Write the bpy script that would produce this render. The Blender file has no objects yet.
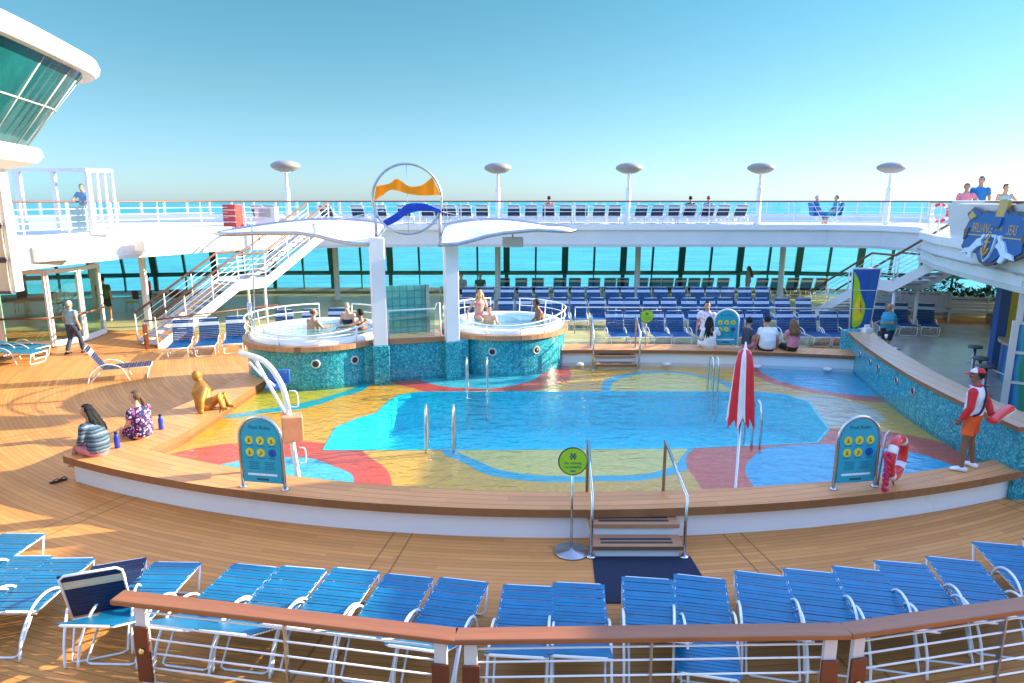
import bpy, bmesh, math, random
from mathutils import Vector, Matrix, Quaternion
random.seed(7)
R = math.radians
SC = bpy.context.scene
COL = SC.collection
V = Vector
CX, CY = 0.85, 26.0          # centre of the round pool terrace

# ------------------------------------------------------------------ materials
MATS = {}
def newmat(name):
    m = bpy.data.materials.new(name); m.use_nodes = True
    MATS[name] = m
    nt = m.node_tree
    return m, nt, nt.nodes['Principled BSDF'], nt.nodes['Material Output']
def N(nt, t, **kw):
    n = nt.nodes.new(t)
    for k, v in kw.items():
        if k == 'inp':
            for a, b in v.items(): n.inputs[a].default_value = b
        else: setattr(n, k, v)
    return n
def math_(nt, op, a, b=None, clamp=False):
    n = nt.nodes.new('ShaderNodeMath'); n.operation = op; n.use_clamp = clamp
    for i, x in enumerate((a, b)):
        if x is None: continue
        if isinstance(x, (int, float)): n.inputs[i].default_value = x
        else: nt.links.new(x, n.inputs[i])
    return n.outputs[0]
def mixc(nt, fac, a, b, blend='MIX'):
    n = nt.nodes.new('ShaderNodeMix'); n.data_type = 'RGBA'; n.blend_type = blend
    for i, x in ((0, fac), (6, a), (7, b)):
        if isinstance(x, (int, float)): n.inputs[i].default_value = x
        elif isinstance(x, tuple): n.inputs[i].default_value = (x[0], x[1], x[2], 1)
        else: nt.links.new(x, n.inputs[i])
    return n.outputs[2]
def objco(nt):
    return N(nt, 'ShaderNodeTexCoord').outputs['Object']
def ramp(nt, fac, stops):
    n = nt.nodes.new('ShaderNodeValToRGB'); e = n.color_ramp.elements
    while len(e) < len(stops): e.new(0.5)
    for el, (p, c) in zip(e, stops): el.position = p; el.color = (c[0], c[1], c[2], 1)
    nt.links.new(fac, n.inputs[0]); return n.outputs[0]
def bump(nt, b, height, strength=0.3, dist=0.02):
    n = N(nt, 'ShaderNodeBump', inp={'Strength': strength, 'Distance': dist})
    nt.links.new(height, n.inputs['Height']); nt.links.new(n.outputs[0], b.inputs['Normal'])
def plain(name, col, rough=0.5, metal=0.0, var=0.12, scale=6.0, coat=0.0, bumpy=0.0, spec=0.5):
    m, nt, b, o = newmat(name)
    nz = N(nt, 'ShaderNodeTexNoise', inp={'Scale': scale, 'Detail': 5.0, 'Roughness': 0.6})
    nt.links.new(objco(nt), nz.inputs['Vector'])
    lo = tuple(c * (1 - var) for c in col); hi = tuple(min(1, c * (1 + var)) for c in col)
    nt.links.new(ramp(nt, nz.outputs['Fac'], [(0.3, lo), (0.7, hi)]), b.inputs['Base Color'])
    nt.links.new(math_(nt, 'MULTIPLY_ADD', nz.outputs['Fac'], 0.25), b.inputs['Roughness'])
    b.inputs['Roughness'].default_value = rough
    n2 = math_(nt, 'ADD', math_(nt, 'MULTIPLY', nz.outputs['Fac'], 0.2), rough - 0.1, True)
    nt.links.new(n2, b.inputs['Roughness'])
    b.inputs['Metallic'].default_value = metal
    b.inputs['Coat Weight'].default_value = coat
    b.inputs['Specular IOR Level'].default_value = spec
    if bumpy:
        n3 = N(nt, 'ShaderNodeTexNoise', inp={'Scale': scale * 12, 'Detail': 3.0})
        nt.links.new(objco(nt), n3.inputs['Vector'])
        bump(nt, b, n3.outputs['Fac'], bumpy, 0.01)
    return m
plain('white_paint', (0.72, 0.73, 0.73), 0.35, var=0.05, scale=0.8)
plain('white_enamel', (0.84, 0.84, 0.83), 0.3, var=0.012, scale=1)
plain('white_frame', (0.84, 0.84, 0.83), 0.3, var=0.03, scale=5, coat=0.3)
plain('grey_paint', (0.42, 0.43, 0.43), 0.5, var=0.08, scale=2)
plain('light_grey', (0.60, 0.60, 0.57), 0.45, var=0.06, scale=2)
plain('steel', (0.62, 0.63, 0.64), 0.18, metal=1.0, var=0.06)
plain('dull_steel', (0.45, 0.46, 0.47), 0.35, metal=1.0, var=0.1)
plain('brass', (0.85, 0.58, 0.22), 0.25, metal=1.0, var=0.1)
plain('green_frame', (0.018, 0.125, 0.11), 0.4, var=0.2, scale=2)
plain('dark_grey', (0.04, 0.042, 0.05), 0.6)
plain('black', (0.012, 0.012, 0.014), 0.55)
plain('navy_mat', (0.008, 0.018, 0.045), 0.9, var=0.3, scale=30, bumpy=0.6)
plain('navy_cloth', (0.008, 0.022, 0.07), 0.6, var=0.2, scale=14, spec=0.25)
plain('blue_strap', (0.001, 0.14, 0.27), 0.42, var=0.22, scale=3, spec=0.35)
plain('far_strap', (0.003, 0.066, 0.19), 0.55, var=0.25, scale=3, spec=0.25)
plain('lamp_grey', (0.27, 0.25, 0.225), 0.5, var=0.06, scale=2)
plain('tile_floor', (0.40, 0.37, 0.30), 0.22, var=0.12, scale=1.2)
plain('dark_teal', (0.004, 0.075, 0.085), 0.14, var=0.5, scale=0.8, spec=0.3)
plain('stripe_strap', (0.55, 0.62, 0.70), 0.45, var=0.06, scale=9)
plain('tan_strap', (0.62, 0.52, 0.36), 0.5, var=0.06, scale=9)
plain('blue_seat', (0.01, 0.10, 0.36), 0.4, coat=0.3)
plain('orange_box', (0.80, 0.27, 0.12), 0.45, var=0.15, scale=4)


def fabric(name, col, trans):
    m = plain(name, col, 0.6, var=0.05, scale=1.5); nt = m.node_tree; b = nt.nodes['Principled BSDF']; o = nt.nodes['Material Output']
    tl = N(nt, 'ShaderNodeBsdfTranslucent'); tl.inputs[0].default_value = (*col, 1); mx = N(nt, 'ShaderNodeMixShader'); mx.inputs[0].default_value = trans
    nt.links.new(b.outputs[0], mx.inputs[1]); nt.links.new(tl.outputs[0], mx.inputs[2]); nt.links.new(mx.outputs[0], o.inputs['Surface'])
plain('canopy_cloth', (0.80, 0.77, 0.70), 0.6, var=0.05, scale=1.5)
fabric('yellow_sail', (0.97, 0.42, 0.004), 0.45)
fabric('blue_sail', (0.012, 0.08, 0.55), 0.35)
plain('red_cloth', (0.62, 0.012, 0.03), 0.55, var=0.12, scale=8)
plain('white_cloth', (0.78, 0.77, 0.75), 0.7, var=0.05, scale=8)
plain('red_plastic', (0.70, 0.02, 0.015), 0.35, coat=0.3)
plain('pink_rope', (0.65, 0.03, 0.10), 0.7, var=0.25, scale=60)
plain('red_paint', (0.55, 0.015, 0.015), 0.4)
plain('teal_sign', (0.02, 0.36, 0.46), 0.4, var=0.05)
plain('lime_sign', (0.36, 0.60, 0.015), 0.45, var=0.05)
plain('sign_yellow', (0.80, 0.62, 0.02), 0.45)
plain('sign_blue', (0.01, 0.08, 0.35), 0.45)
plain('sign_ink', (0.01, 0.09, 0.14), 0.6)
plain('gold_bronze', (0.44, 0.20, 0.035), 0.45, metal=0.35, var=0.25, scale=7, bumpy=0.15)
plain('tub_shell', (0.82, 0.84, 0.84), 0.2, var=0.03, coat=0.5)
plain('crest_blue', (0.012, 0.10, 0.30), 0.45, var=0.12, scale=5)
plain('crest_pale', (0.60, 0.72, 0.78), 0.45)
plain('crest_gold', (0.55, 0.36, 0.10), 0.4)
plain('crest_brown', (0.10, 0.075, 0.07), 0.5)
plain('bar_yellow', (0.75, 0.62, 0.06), 0.5)
plain('bar_blue', (0.02, 0.09, 0.28), 0.4)
plain('panel_beige', (0.62, 0.57, 0.48), 0.5, var=0.05)
plain('joint_grey', (0.10, 0.09, 0.11), 0.5)
plain('stool_seat', (0.09, 0.10, 0.11), 0.5)
plain('green_leaf', (0.035, 0.10, 0.03), 0.6, var=0.5, scale=20)
plain('soil', (0.06, 0.04, 0.025), 0.9)
plain('bottle_blue', (0.01, 0.04, 0.42), 0.3, coat=0.4)
plain('tinted_light_floor', (0.46, 0.42, 0.17), 0.35, var=0.14, scale=1.5)  # far floor colour with the green-tinted window light painted in
# skin, hair, clothes
plain('skin_light', (0.62, 0.36, 0.25), 0.5, var=0.08, scale=9)
plain('skin_tan', (0.46, 0.24, 0.14), 0.5, var=0.08, scale=9)
plain('skin_brown', (0.22, 0.10, 0.055), 0.5, var=0.08, scale=9)
plain('hair_black', (0.010, 0.009, 0.010), 0.6, var=0.4, scale=50, bumpy=0.6, spec=0.25)
plain('hair_brown', (0.10, 0.045, 0.018), 0.5, var=0.4, scale=50, bumpy=0.6)
plain('hair_curl', (0.20, 0.095, 0.03), 0.5, var=0.5, scale=40, bumpy=0.9)
plain('hair_blonde', (0.62, 0.36, 0.10), 0.5, var=0.3, scale=50, bumpy=0.5)
plain('hair_grey', (0.50, 0.45, 0.40), 0.6, var=0.3, scale=40, bumpy=0.5)
plain('eye_white', (0.8, 0.8, 0.8), 0.3)
plain('lip', (0.40, 0.12, 0.09), 0.5)
plain('cl_teal', (0.22, 0.42, 0.46), 0.8, bumpy=0.2)
plain('cl_jeans', (0.035, 0.055, 0.10), 0.85, var=0.25, bumpy=0.2)
plain('cl_green', (0.03, 0.13, 0.06), 0.8)
plain('cl_black', (0.015, 0.015, 0.02), 0.8)
plain('cl_red', (0.62, 0.015, 0.02), 0.7)
plain('cl_blue', (0.015, 0.17, 0.45), 0.75, var=0.15)
plain('cl_aqua', (0.02, 0.30, 0.42), 0.75, var=0.15)
plain('cl_white', (0.74, 0.75, 0.77), 0.8)
plain('cl_pink', (0.70, 0.22, 0.27), 0.8)
plain('cl_navy', (0.012, 0.02, 0.06), 0.8)
plain('cl_grey', (0.30, 0.34, 0.36), 0.8)
plain('cl_slate', (0.05, 0.07, 0.09), 0.8)
plain('cl_orange', (0.80, 0.10, 0.012), 0.7)
def spots(name, base, c1, c2, scale):
    m, nt, b, o = newmat(name)
    v = N(nt, 'ShaderNodeTexVoronoi', inp={'Scale': scale})
    nt.links.new(objco(nt), v.inputs['Vector'])
    sep = N(nt, 'ShaderNodeSeparateColor'); nt.links.new(v.outputs['Color'], sep.inputs[0])
    c = mixc(nt, math_(nt, 'GREATER_THAN', sep.outputs[0], 0.5), c1, c2)
    f = math_(nt, 'LESS_THAN', v.outputs['Distance'], 0.42)
    nt.links.new(mixc(nt, f, base, c), b.inputs['Base Color']); b.inputs['Roughness'].default_value = 0.8
spots('cl_floral', (0.72, 0.70, 0.74), (0.42, 0.28, 0.62), (0.62, 0.30, 0.50), 16)
spots('cl_print', (0.012, 0.016, 0.10), (0.80, 0.55, 0.60), (0.62, 0.07, 0.18), 21)
def stripes(name, cols, scale):
    m, nt, b, o = newmat(name)
    s = N(nt, 'ShaderNodeSeparateXYZ'); nt.links.new(objco(nt), s.inputs[0])
    nz = N(nt, 'ShaderNodeTexNoise', inp={'Scale': 6.0}); nt.links.new(objco(nt), nz.inputs['Vector'])
    z = math_(nt, 'ADD', math_(nt, 'MULTIPLY', s.outputs[2], scale), math_(nt, 'MULTIPLY', nz.outputs['Fac'], 0.35))
    f = math_(nt, 'FRACT', z)
    r = ramp(nt, f, [(i / len(cols), c) for i, c in enumerate(cols)])
    r.node.color_ramp.interpolation = 'CONSTANT'
    nt.links.new(r, b.inputs['Base Color']); b.inputs['Roughness'].default_value = 0.85
stripes('cl_stripe', [(0.025, 0.06, 0.10), (0.09, 0.15, 0.20), (0.02, 0.045, 0.08), (0.05, 0.12, 0.19), (0.2, 0.23, 0.26)], 6.5)

def wood_linear(name, c0, c1, axis=0, w=0.12, rough=0.5, seam=True, scale=1.0):
    """planks running along one object axis"""
    m, nt, b, o = newmat(name)
    co = objco(nt)
    s = N(nt, 'ShaderNodeSeparateXYZ'); nt.links.new(co, s.inputs[0])
    along = s.outputs[axis]; across = s.outputs[1 - axis]
    k = math_(nt, 'DIVIDE', across, w)
    cell = math_(nt, 'FLOOR', k); fr = math_(nt, 'FRACT', k)
    cmb = N(nt, 'ShaderNodeCombineXYZ')
    nt.links.new(math_(nt, 'MULTIPLY', along, 1.2), cmb.inputs[0]); nt.links.new(math_(nt, 'MULTIPLY', across, 26), cmb.inputs[1]); nt.links.new(cell, cmb.inputs[2])
    nz = N(nt, 'ShaderNodeTexNoise', inp={'Scale': 1.5 * scale, 'Detail': 6.0, 'Roughness': 0.65}); nt.links.new(cmb.outputs[0], nz.inputs['Vector'])
    wn = N(nt, 'ShaderNodeTexWhiteNoise', noise_dimensions='1D'); nt.links.new(cell, wn.inputs['W'])
    col = ramp(nt, nz.outputs['Fac'], [(0.25, c0), (0.75, c1)])
    col = mixc(nt, math_(nt, 'MULTIPLY', wn.outputs['Value'], 0.35), col, tuple(x * 0.6 for x in c0))
    if seam:
        d = math_(nt, 'LESS_THAN', fr, 0.06)
        col = mixc(nt, math_(nt, 'MULTIPLY', d, 0.7), col, tuple(x * 0.25 for x in c0))
    nt.links.new(col, b.inputs['Base Color'])
    nt.links.new(math_(nt, 'ADD', math_(nt, 'MULTIPLY', nz.outputs['Fac'], 0.25), rough - 0.12), b.inputs['Roughness'])
    bump(nt, b, nz.outputs['Fac'], 0.15, 0.01)
wood_linear('rail_wood', (0.25, 0.080, 0.024), (0.38, 0.135, 0.042), 0, 0.4, 0.38, seam=False)
wood_linear('rail_brown', (0.16, 0.065, 0.03), (0.24, 0.10, 0.05), 0, 0.4, 0.4, seam=False)
wood_linear('panel_wood', (0.12, 0.028, 0.012), (0.20, 0.05, 0.02), 0, 0.4, 0.4, seam=False)
wood_linear('step_wood', (0.42, 0.20, 0.09), (0.55, 0.29, 0.14), 0, 0.09, 0.45)
wood_linear('counter_wood', (0.52, 0.34, 0.2), (0.64, 0.45, 0.28), 1, 0.3, 0.35)

def wood_polar(name, c0, c1, w, rough, seam_dark, joint=None, wet=False):
    """planks laid as arcs round the terrace centre, with radial butt joints"""
    m, nt, b, o = newmat(name)
    co = objco(nt)
    s = N(nt, 'ShaderNodeSeparateXYZ'); nt.links.new(co, s.inputs[0])
    dx = math_(nt, 'SUBTRACT', s.outputs[0], CX); dy = math_(nt, 'SUBTRACT', s.outputs[1], CY)
    r = math_(nt, 'SQRT', math_(nt, 'ADD', math_(nt, 'MULTIPLY', dx, dx), math_(nt, 'MULTIPLY', dy, dy)))
    a = math_(nt, 'MULTIPLY', math_(nt, 'ARCTAN2', dx, math_(nt, 'MULTIPLY', dy, -1.0)), 17.0)
    k = math_(nt, 'DIVIDE', r, w); cell = math_(nt, 'FLOOR', k); fr = math_(nt, 'FRACT', k)
    cmb = N(nt, 'ShaderNodeCombineXYZ')
    nt.links.new(math_(nt, 'MULTIPLY', a, 0.9), cmb.inputs[0]); nt.links.new(math_(nt, 'MULTIPLY', r, 22), cmb.inputs[1]); nt.links.new(cell, cmb.inputs[2])
    nz = N(nt, 'ShaderNodeTexNoise', inp={'Scale': 1.5, 'Detail': 6.0, 'Roughness': 0.65}); nt.links.new(cmb.outputs[0], nz.inputs['Vector'])
    wn = N(nt, 'ShaderNodeTexWhiteNoise', noise_dimensions='2D')
    cc = N(nt, 'ShaderNodeCombineXYZ'); nt.links.new(cell, cc.inputs[0])
    sh = math_(nt, 'ADD', math_(nt, 'DIVIDE', a, 2.6), math_(nt, 'MULTIPLY', cell, 0.37))
    nt.links.new(math_(nt, 'FLOOR', sh), cc.inputs[1]); nt.links.new(cc.outputs[0], wn.inputs['Vector'])
    big = N(nt, 'ShaderNodeTexNoise', inp={'Scale': 0.35, 'Detail': 4.0}); nt.links.new(co, big.inputs['Vector'])
    col = ramp(nt, nz.outputs['Fac'], [(0.25, c0), (0.75, c1)])
    col = mixc(nt, math_(nt, 'MULTIPLY', wn.outputs['Value'], 0.52), col, tuple(x * 0.62 for x in c0))
    col = mixc(nt, math_(nt, 'MULTIPLY', big.outputs['Fac'], 0.35), col, tuple(x * 0.8 for x in c0))
    st = N(nt, 'ShaderNodeTexNoise', inp={'Scale': 1.7, 'Detail': 7.0, 'Roughness': 0.7, 'Distortion': 0.8}); nt.links.new(co, st.inputs['Vector'])
    col = mixc(nt, math_(nt, 'MULTIPLY', math_(nt, 'SUBTRACT', st.outputs['Fac'], 0.54, True), 1.3, True), col, (0.38, 0.21, 0.09))
    d = math_(nt, 'LESS_THAN', fr, 0.085)
    if joint:   # wide radial boards every few metres
        ja = math_(nt, 'ABSOLUTE', math_(nt, 'SUBTRACT', math_(nt, 'FRACT', math_(nt, 'DIVIDE', a, joint)), 0.5))
        j2 = math_(nt, 'LESS_THAN', math_(nt, 'ABSOLUTE', math_(nt, 'SUBTRACT', ja, 0.028)), 0.0028)
        d = math_(nt, 'MAXIMUM', d, j2)
    col = mixc(nt, math_(nt, 'MULTIPLY', d, seam_dark), col, tuple(x * 0.22 for x in c0))
    nt.links.new(col, b.inputs['Base Color'])
    nt.links.new(math_(nt, 'ADD', math_(nt, 'MULTIPLY', big.outputs['Fac'], 0.4), rough - 0.2), b.inputs['Roughness'])
    b.inputs['Specular IOR Level'].default_value = 0.18
    bump(nt, b, math_(nt, 'SUBTRACT', nz.outputs['Fac'], d), 0.12, 0.01)
wood_polar('deck_wood', (0.64, 0.262, 0.072), (0.83, 0.38, 0.115), 0.095, 0.5, 0.6, joint=5.2)
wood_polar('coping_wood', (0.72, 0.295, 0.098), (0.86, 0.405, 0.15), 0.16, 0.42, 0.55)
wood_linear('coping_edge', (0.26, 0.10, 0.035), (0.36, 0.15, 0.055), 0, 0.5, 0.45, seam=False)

def mosaic(name, cols, size, rough=0.22, joint=0.6):
    m, nt, b, o = newmat(name)
    co = objco(nt)
    v = N(nt, 'ShaderNodeTexVoronoi', feature='F1', distance='CHEBYCHEV', inp={'Scale': 1.0 / size, 'Randomness': 0.35})
    nt.links.new(co, v.inputs['Vector'])
    sep = N(nt, 'ShaderNodeSeparateColor'); nt.links.new(v.outputs['Color'], sep.inputs[0])
    c = ramp(nt, sep.outputs[0], [(i / (len(cols) - 1), x) for i, x in enumerate(cols)])
    g = math_(nt, 'GREATER_THAN', v.outputs['Distance'], 0.46)
    c = mixc(nt, math_(nt, 'MULTIPLY', g, joint), c, tuple(x * 0.4 for x in cols[0]))
    nt.links.new(c, b.inputs['Base Color']); b.inputs['Roughness'].default_value = rough
    bump(nt, b, v.outputs['Distance'], -0.2, 0.01)
mosaic('teal_mosaic', [(0.010, 0.19, 0.25), (0.025, 0.32, 0.39), (0.05, 0.45, 0.50), (0.015, 0.25, 0.33), (0.14, 0.60, 0.62)], 0.036)
mosaic('basin_tile', [(0.012, 0.62, 0.74), (0.02, 0.78, 0.86), (0.016, 0.70, 0.80)], 0.09, 0.22, 0.12)

# splash floor: coloured mosaic areas, each a disc or a ring of the design
def splash():
    m, nt, b, o = newmat('splash_mosaic')
    co = objco(nt)
    nz = N(nt, 'ShaderNodeTexNoise', inp={'Scale': 0.55, 'Detail': 1.0}); nt.links.new(co, nz.inputs['Vector'])
    s = N(nt, 'ShaderNodeSeparateXYZ')
    ad = N(nt, 'ShaderNodeVectorMath', operation='MULTIPLY_ADD'); nt.links.new(nz.outputs['Color'], ad.inputs[0])
    ad.inputs[1].default_value = (0.7, 0.7, 0); ad.inputs[2].default_value = (-0.35, -0.35, 0)
    a2 = N(nt, 'ShaderNodeVectorMath', operation='ADD'); nt.links.new(co, a2.inputs[0]); nt.links.new(ad.outputs[0], a2.inputs[1])
    nt.links.new(a2.outputs[0], s.inputs[0])
    def inside(cx, cy, r):
        cx, cy, r = cx * 1.024, cy * 1.024, r * 1.024
        dx = math_(nt, 'SUBTRACT', s.outputs[0], cx); dy = math_(nt, 'SUBTRACT', s.outputs[1], cy)
        d = math_(nt, 'SQRT', math_(nt, 'ADD', math_(nt, 'MULTIPLY', dx, dx), math_(nt, 'MULTIPLY', dy, dy)))
        return math_(nt, 'MULTIPLY', math_(nt, 'SUBTRACT', r, d), 60.0, True)
    yel = (0.95, 0.48, 0.003); pale = (0.92, 0.72, 0.11); lime = (0.70, 0.62, 0.01)
    red = (0.86, 0.085, 0.008); blue = (0.10, 0.66, 0.78); cyan = (0.01, 0.52, 0.60); sky = (0.02, 0.48, 0.72)
    c = mixc(nt, inside(-6.8, 17.3, 3.25), yel, cyan); c = mixc(nt, inside(-6.8, 17.3, 2.93), c, lime)
    for args, colr in (((-4.5, 10.0, 2.6), red), ((-4.05, 10.2, 1.55), blue), ((1.2, 13.0, 2.53), cyan), ((1.2, 13.0, 2.26), pale),
                       ((3.95, 16.4, 1.75), cyan), ((3.95, 16.4, 1.5), pale), ((-0.9, 18.2, 2.5), red), ((-0.9, 18.2, 1.75), blue),
                       ((9.2, 17.9, 2.75), red), ((9.2, 17.9, 2.35), sky), ((7.0, 14.6, 1.15), (0.72, 0.60, 0.40)), ((5.9, 10.6, 2.95), red), ((5.9, 10.6, 1.95), sky)):
        c = mixc(nt, inside(*args), c, colr)
    v = N(nt, 'ShaderNodeTexVoronoi', feature='F1', distance='CHEBYCHEV', inp={'Scale': 14.0, 'Randomness': 0.5}); nt.links.new(co, v.inputs['Vector'])
    sep = N(nt, 'ShaderNodeSeparateColor'); nt.links.new(v.outputs['Color'], sep.inputs[0])
    dk = mixc(nt, 1.0, c, (0.84, 0.80, 0.74), 'MULTIPLY')
    c = mixc(nt, math_(nt, 'MULTIPLY', sep.outputs[0], 0.8), c, dk)
    nt.links.new(c, b.inputs['Base Color']); b.inputs['Roughness'].default_value = 0.35
splash()

def schlick(nt, f0, normal=None):
    """the same reflectance from either side of a thin surface"""
    lw = N(nt, 'ShaderNodeLayerWeight', inp={'Blend': 0.5})
    if normal: nt.links.new(normal, lw.inputs['Normal'])
    return math_(nt, 'ADD', math_(nt, 'MULTIPLY', math_(nt, 'POWER', lw.outputs['Facing'], 5.0), 1 - f0), f0, True)
def water(name, tint, w_scale, strength, clear=1.0, body=None):
    m, nt, b, o = newmat(name)
    nt.nodes.remove(b)
    co = objco(nt)
    mp = N(nt, 'ShaderNodeMapping'); mp.inputs['Scale'].default_value = (1, 1.35, 1); nt.links.new(co, mp.inputs[0])
    n1 = N(nt, 'ShaderNodeTexNoise', inp={'Scale': w_scale, 'Detail': 3.0, 'Roughness': 0.55, 'Distortion': 0.6}); nt.links.new(mp.outputs[0], n1.inputs['Vector'])
    bp = N(nt, 'ShaderNodeBump', inp={'Strength': strength, 'Distance': 0.065}); nt.links.new(n1.outputs['Fac'], bp.inputs['Height'])
    gl = N(nt, 'ShaderNodeBsdfGlossy', inp={'Roughness': 0.03}); nt.links.new(bp.outputs[0], gl.inputs['Normal'])
    tr = N(nt, 'ShaderNodeBsdfTransparent'); tr.inputs[0].default_value = (*tint, 1)
    under = tr.outputs[0]
    if body:
        df = N(nt, 'ShaderNodeBsdfDiffuse'); df.inputs[0].default_value = (*body, 1)
        mb = N(nt, 'ShaderNodeMixShader'); mb.inputs[0].default_value = 1 - clear
        nt.links.new(tr.outputs[0], mb.inputs[1]); nt.links.new(df.outputs[0], mb.inputs[2]); under = mb.outputs[0]
    rf = N(nt, 'ShaderNodeBsdfRefraction', inp={'IOR': 1.2, 'Roughness': 0.0}); rf.inputs[0].default_value = (*tint, 1); nt.links.new(bp.outputs[0], rf.inputs['Normal'])
    mr = N(nt, 'ShaderNodeMixShader'); mr.inputs[0].default_value = 0.12; nt.links.new(under, mr.inputs[1]); nt.links.new(rf.outputs[0], mr.inputs[2]); under = mr.outputs[0]
    fr = schlick(nt, 0.02, bp.outputs[0])
    mx = N(nt, 'ShaderNodeMixShader'); nt.links.new(fr, mx.inputs[0])
    nt.links.new(under, mx.inputs[1]); nt.links.new(gl.outputs[0], mx.inputs[2]); nt.links.new(mx.outputs[0], o.inputs['Surface'])
    return m
water('pool_water', (0.97, 0.995, 0.99), 3.0, 0.9)
water('tub_water', (0.75, 0.95, 0.95), 4.0, 0.5, 0.4, (0.20, 0.58, 0.60))
def sea():
    m, nt, b, o = newmat('sea_water')
    co = objco(nt)
    mp = N(nt, 'ShaderNodeMapping'); mp.inputs['Scale'].default_value = (0.35, 1, 1); nt.links.new(co, mp.inputs[0])
    n1 = N(nt, 'ShaderNodeTexNoise', inp={'Scale': 0.09, 'Detail': 8.0, 'Roughness': 0.65}); nt.links.new(mp.outputs[0], n1.inputs['Vector'])
    n2 = N(nt, 'ShaderNodeTexNoise', inp={'Scale': 0.5, 'Detail': 5.0, 'Roughness': 0.65}); nt.links.new(mp.outputs[0], n2.inputs['Vector'])
    f = math_(nt, 'ADD', math_(nt, 'MULTIPLY', n1.outputs['Fac'], 0.6), math_(nt, 'MULTIPLY', n2.outputs['Fac'], 0.4))
    nt.links.new(ramp(nt, f, [(0.35, (0.015, 0.22, 0.255)), (0.65, (0.07, 0.44, 0.45))]), b.inputs['Base Color'])
    b.inputs['Roughness'].default_value = 0.35; b.inputs['Specular IOR Level'].default_value = 0.25
    bump(nt, b, f, 0.6, 1.5)
sea()
def glass(name, tint, gloss=0.12, rough=0.02, dirt=0.0):
    m, nt, b, o = newmat(name); nt.nodes.remove(b)
    tr = N(nt, 'ShaderNodeBsdfTransparent'); tr.inputs[0].default_value = (*tint, 1)
    gl = N(nt, 'ShaderNodeBsdfGlossy', inp={'Roughness': rough}); gl.inputs[0].default_value = (0.9, 0.97, 1, 1)
    mx = N(nt, 'ShaderNodeMixShader')
    nt.links.new(math_(nt, 'MULTIPLY', schlick(nt, 0.04 + gloss), 0.9), mx.inputs[0])
    nt.links.new(tr.outputs[0], mx.inputs[1]); nt.links.new(gl.outputs[0], mx.inputs[2]); nt.links.new(mx.outputs[0], o.inputs['Surface'])
glass('window_glass', (0.82, 0.99, 0.96), 0.02)
glass('clear_glass', (0.74, 0.93, 0.97), 0.12)
glass('screen_glass', (0.62, 0.90, 0.92), 0.03)
glass('teal_glass', (0.03, 0.22, 0.22), 0.10)
glass('door_glass', (0.55, 0.85, 0.72), 0.05)
def glassblock():
    m, nt, b, o = newmat('glass_block')
    co = objco(nt)
    br = N(nt, 'ShaderNodeTexBrick', inp={'Scale': 1.0, 'Mortar Size': 0.012, 'Brick Width': 0.2, 'Row Height': 0.2}); br.offset = 0
    s = N(nt, 'ShaderNodeSeparateXYZ'); nt.links.new(co, s.inputs[0])
    c = N(nt, 'ShaderNodeCombineXYZ'); nt.links.new(s.outputs[0], c.inputs[0]); nt.links.new(s.outputs[2], c.inputs[1])
    nt.links.new(c.outputs[0], br.inputs['Vector'])
    br.inputs['Color1'].default_value = (0.12, 0.52, 0.50, 1); br.inputs['Color2'].default_value = (0.20, 0.62, 0.58, 1); br.inputs['Mortar'].default_value = (0.03, 0.25, 0.25, 1)
    tr = N(nt, 'ShaderNodeBsdfTransparent'); tr.inputs[0].default_value = (0.55, 0.95, 0.90, 1)
    nt.links.new(br.outputs['Color'], b.inputs['Base Color']); b.inputs['Roughness'].default_value = 0.08
    mx = N(nt, 'ShaderNodeMixShader'); nt.links.new(math_(nt, 'MULTIPLY', math_(nt, 'SUBTRACT', 1.0, br.outputs['Fac']), 0.40), mx.inputs[0])
    nt.links.new(b.outputs[0], mx.inputs[1]); nt.links.new(tr.outputs[0], mx.inputs[2]); nt.links.new(mx.outputs[0], o.inputs['Surface'])
glassblock()
def mural(name, cols, scale):
    m, nt, b, o = newmat(name)
    w = N(nt, 'ShaderNodeTexWave', inp={'Scale': scale, 'Distortion': 7.0, 'Detail': 1.5, 'Detail Scale': 0.8}); nt.links.new(objco(nt), w.inputs['Vector'])
    r = ramp(nt, w.outputs['Fac'], [(i / (len(cols) - 1), c) for i, c in enumerate(cols)])
    nt.links.new(r, b.inputs['Base Color']); b.inputs['Roughness'].default_value = 0.3
mural('mural_blue', [(0.01, 0.05, 0.25), (0.02, 0.18, 0.45), (0.02, 0.35, 0.45), (0.03, 0.25, 0.12)], 0.6)
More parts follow.
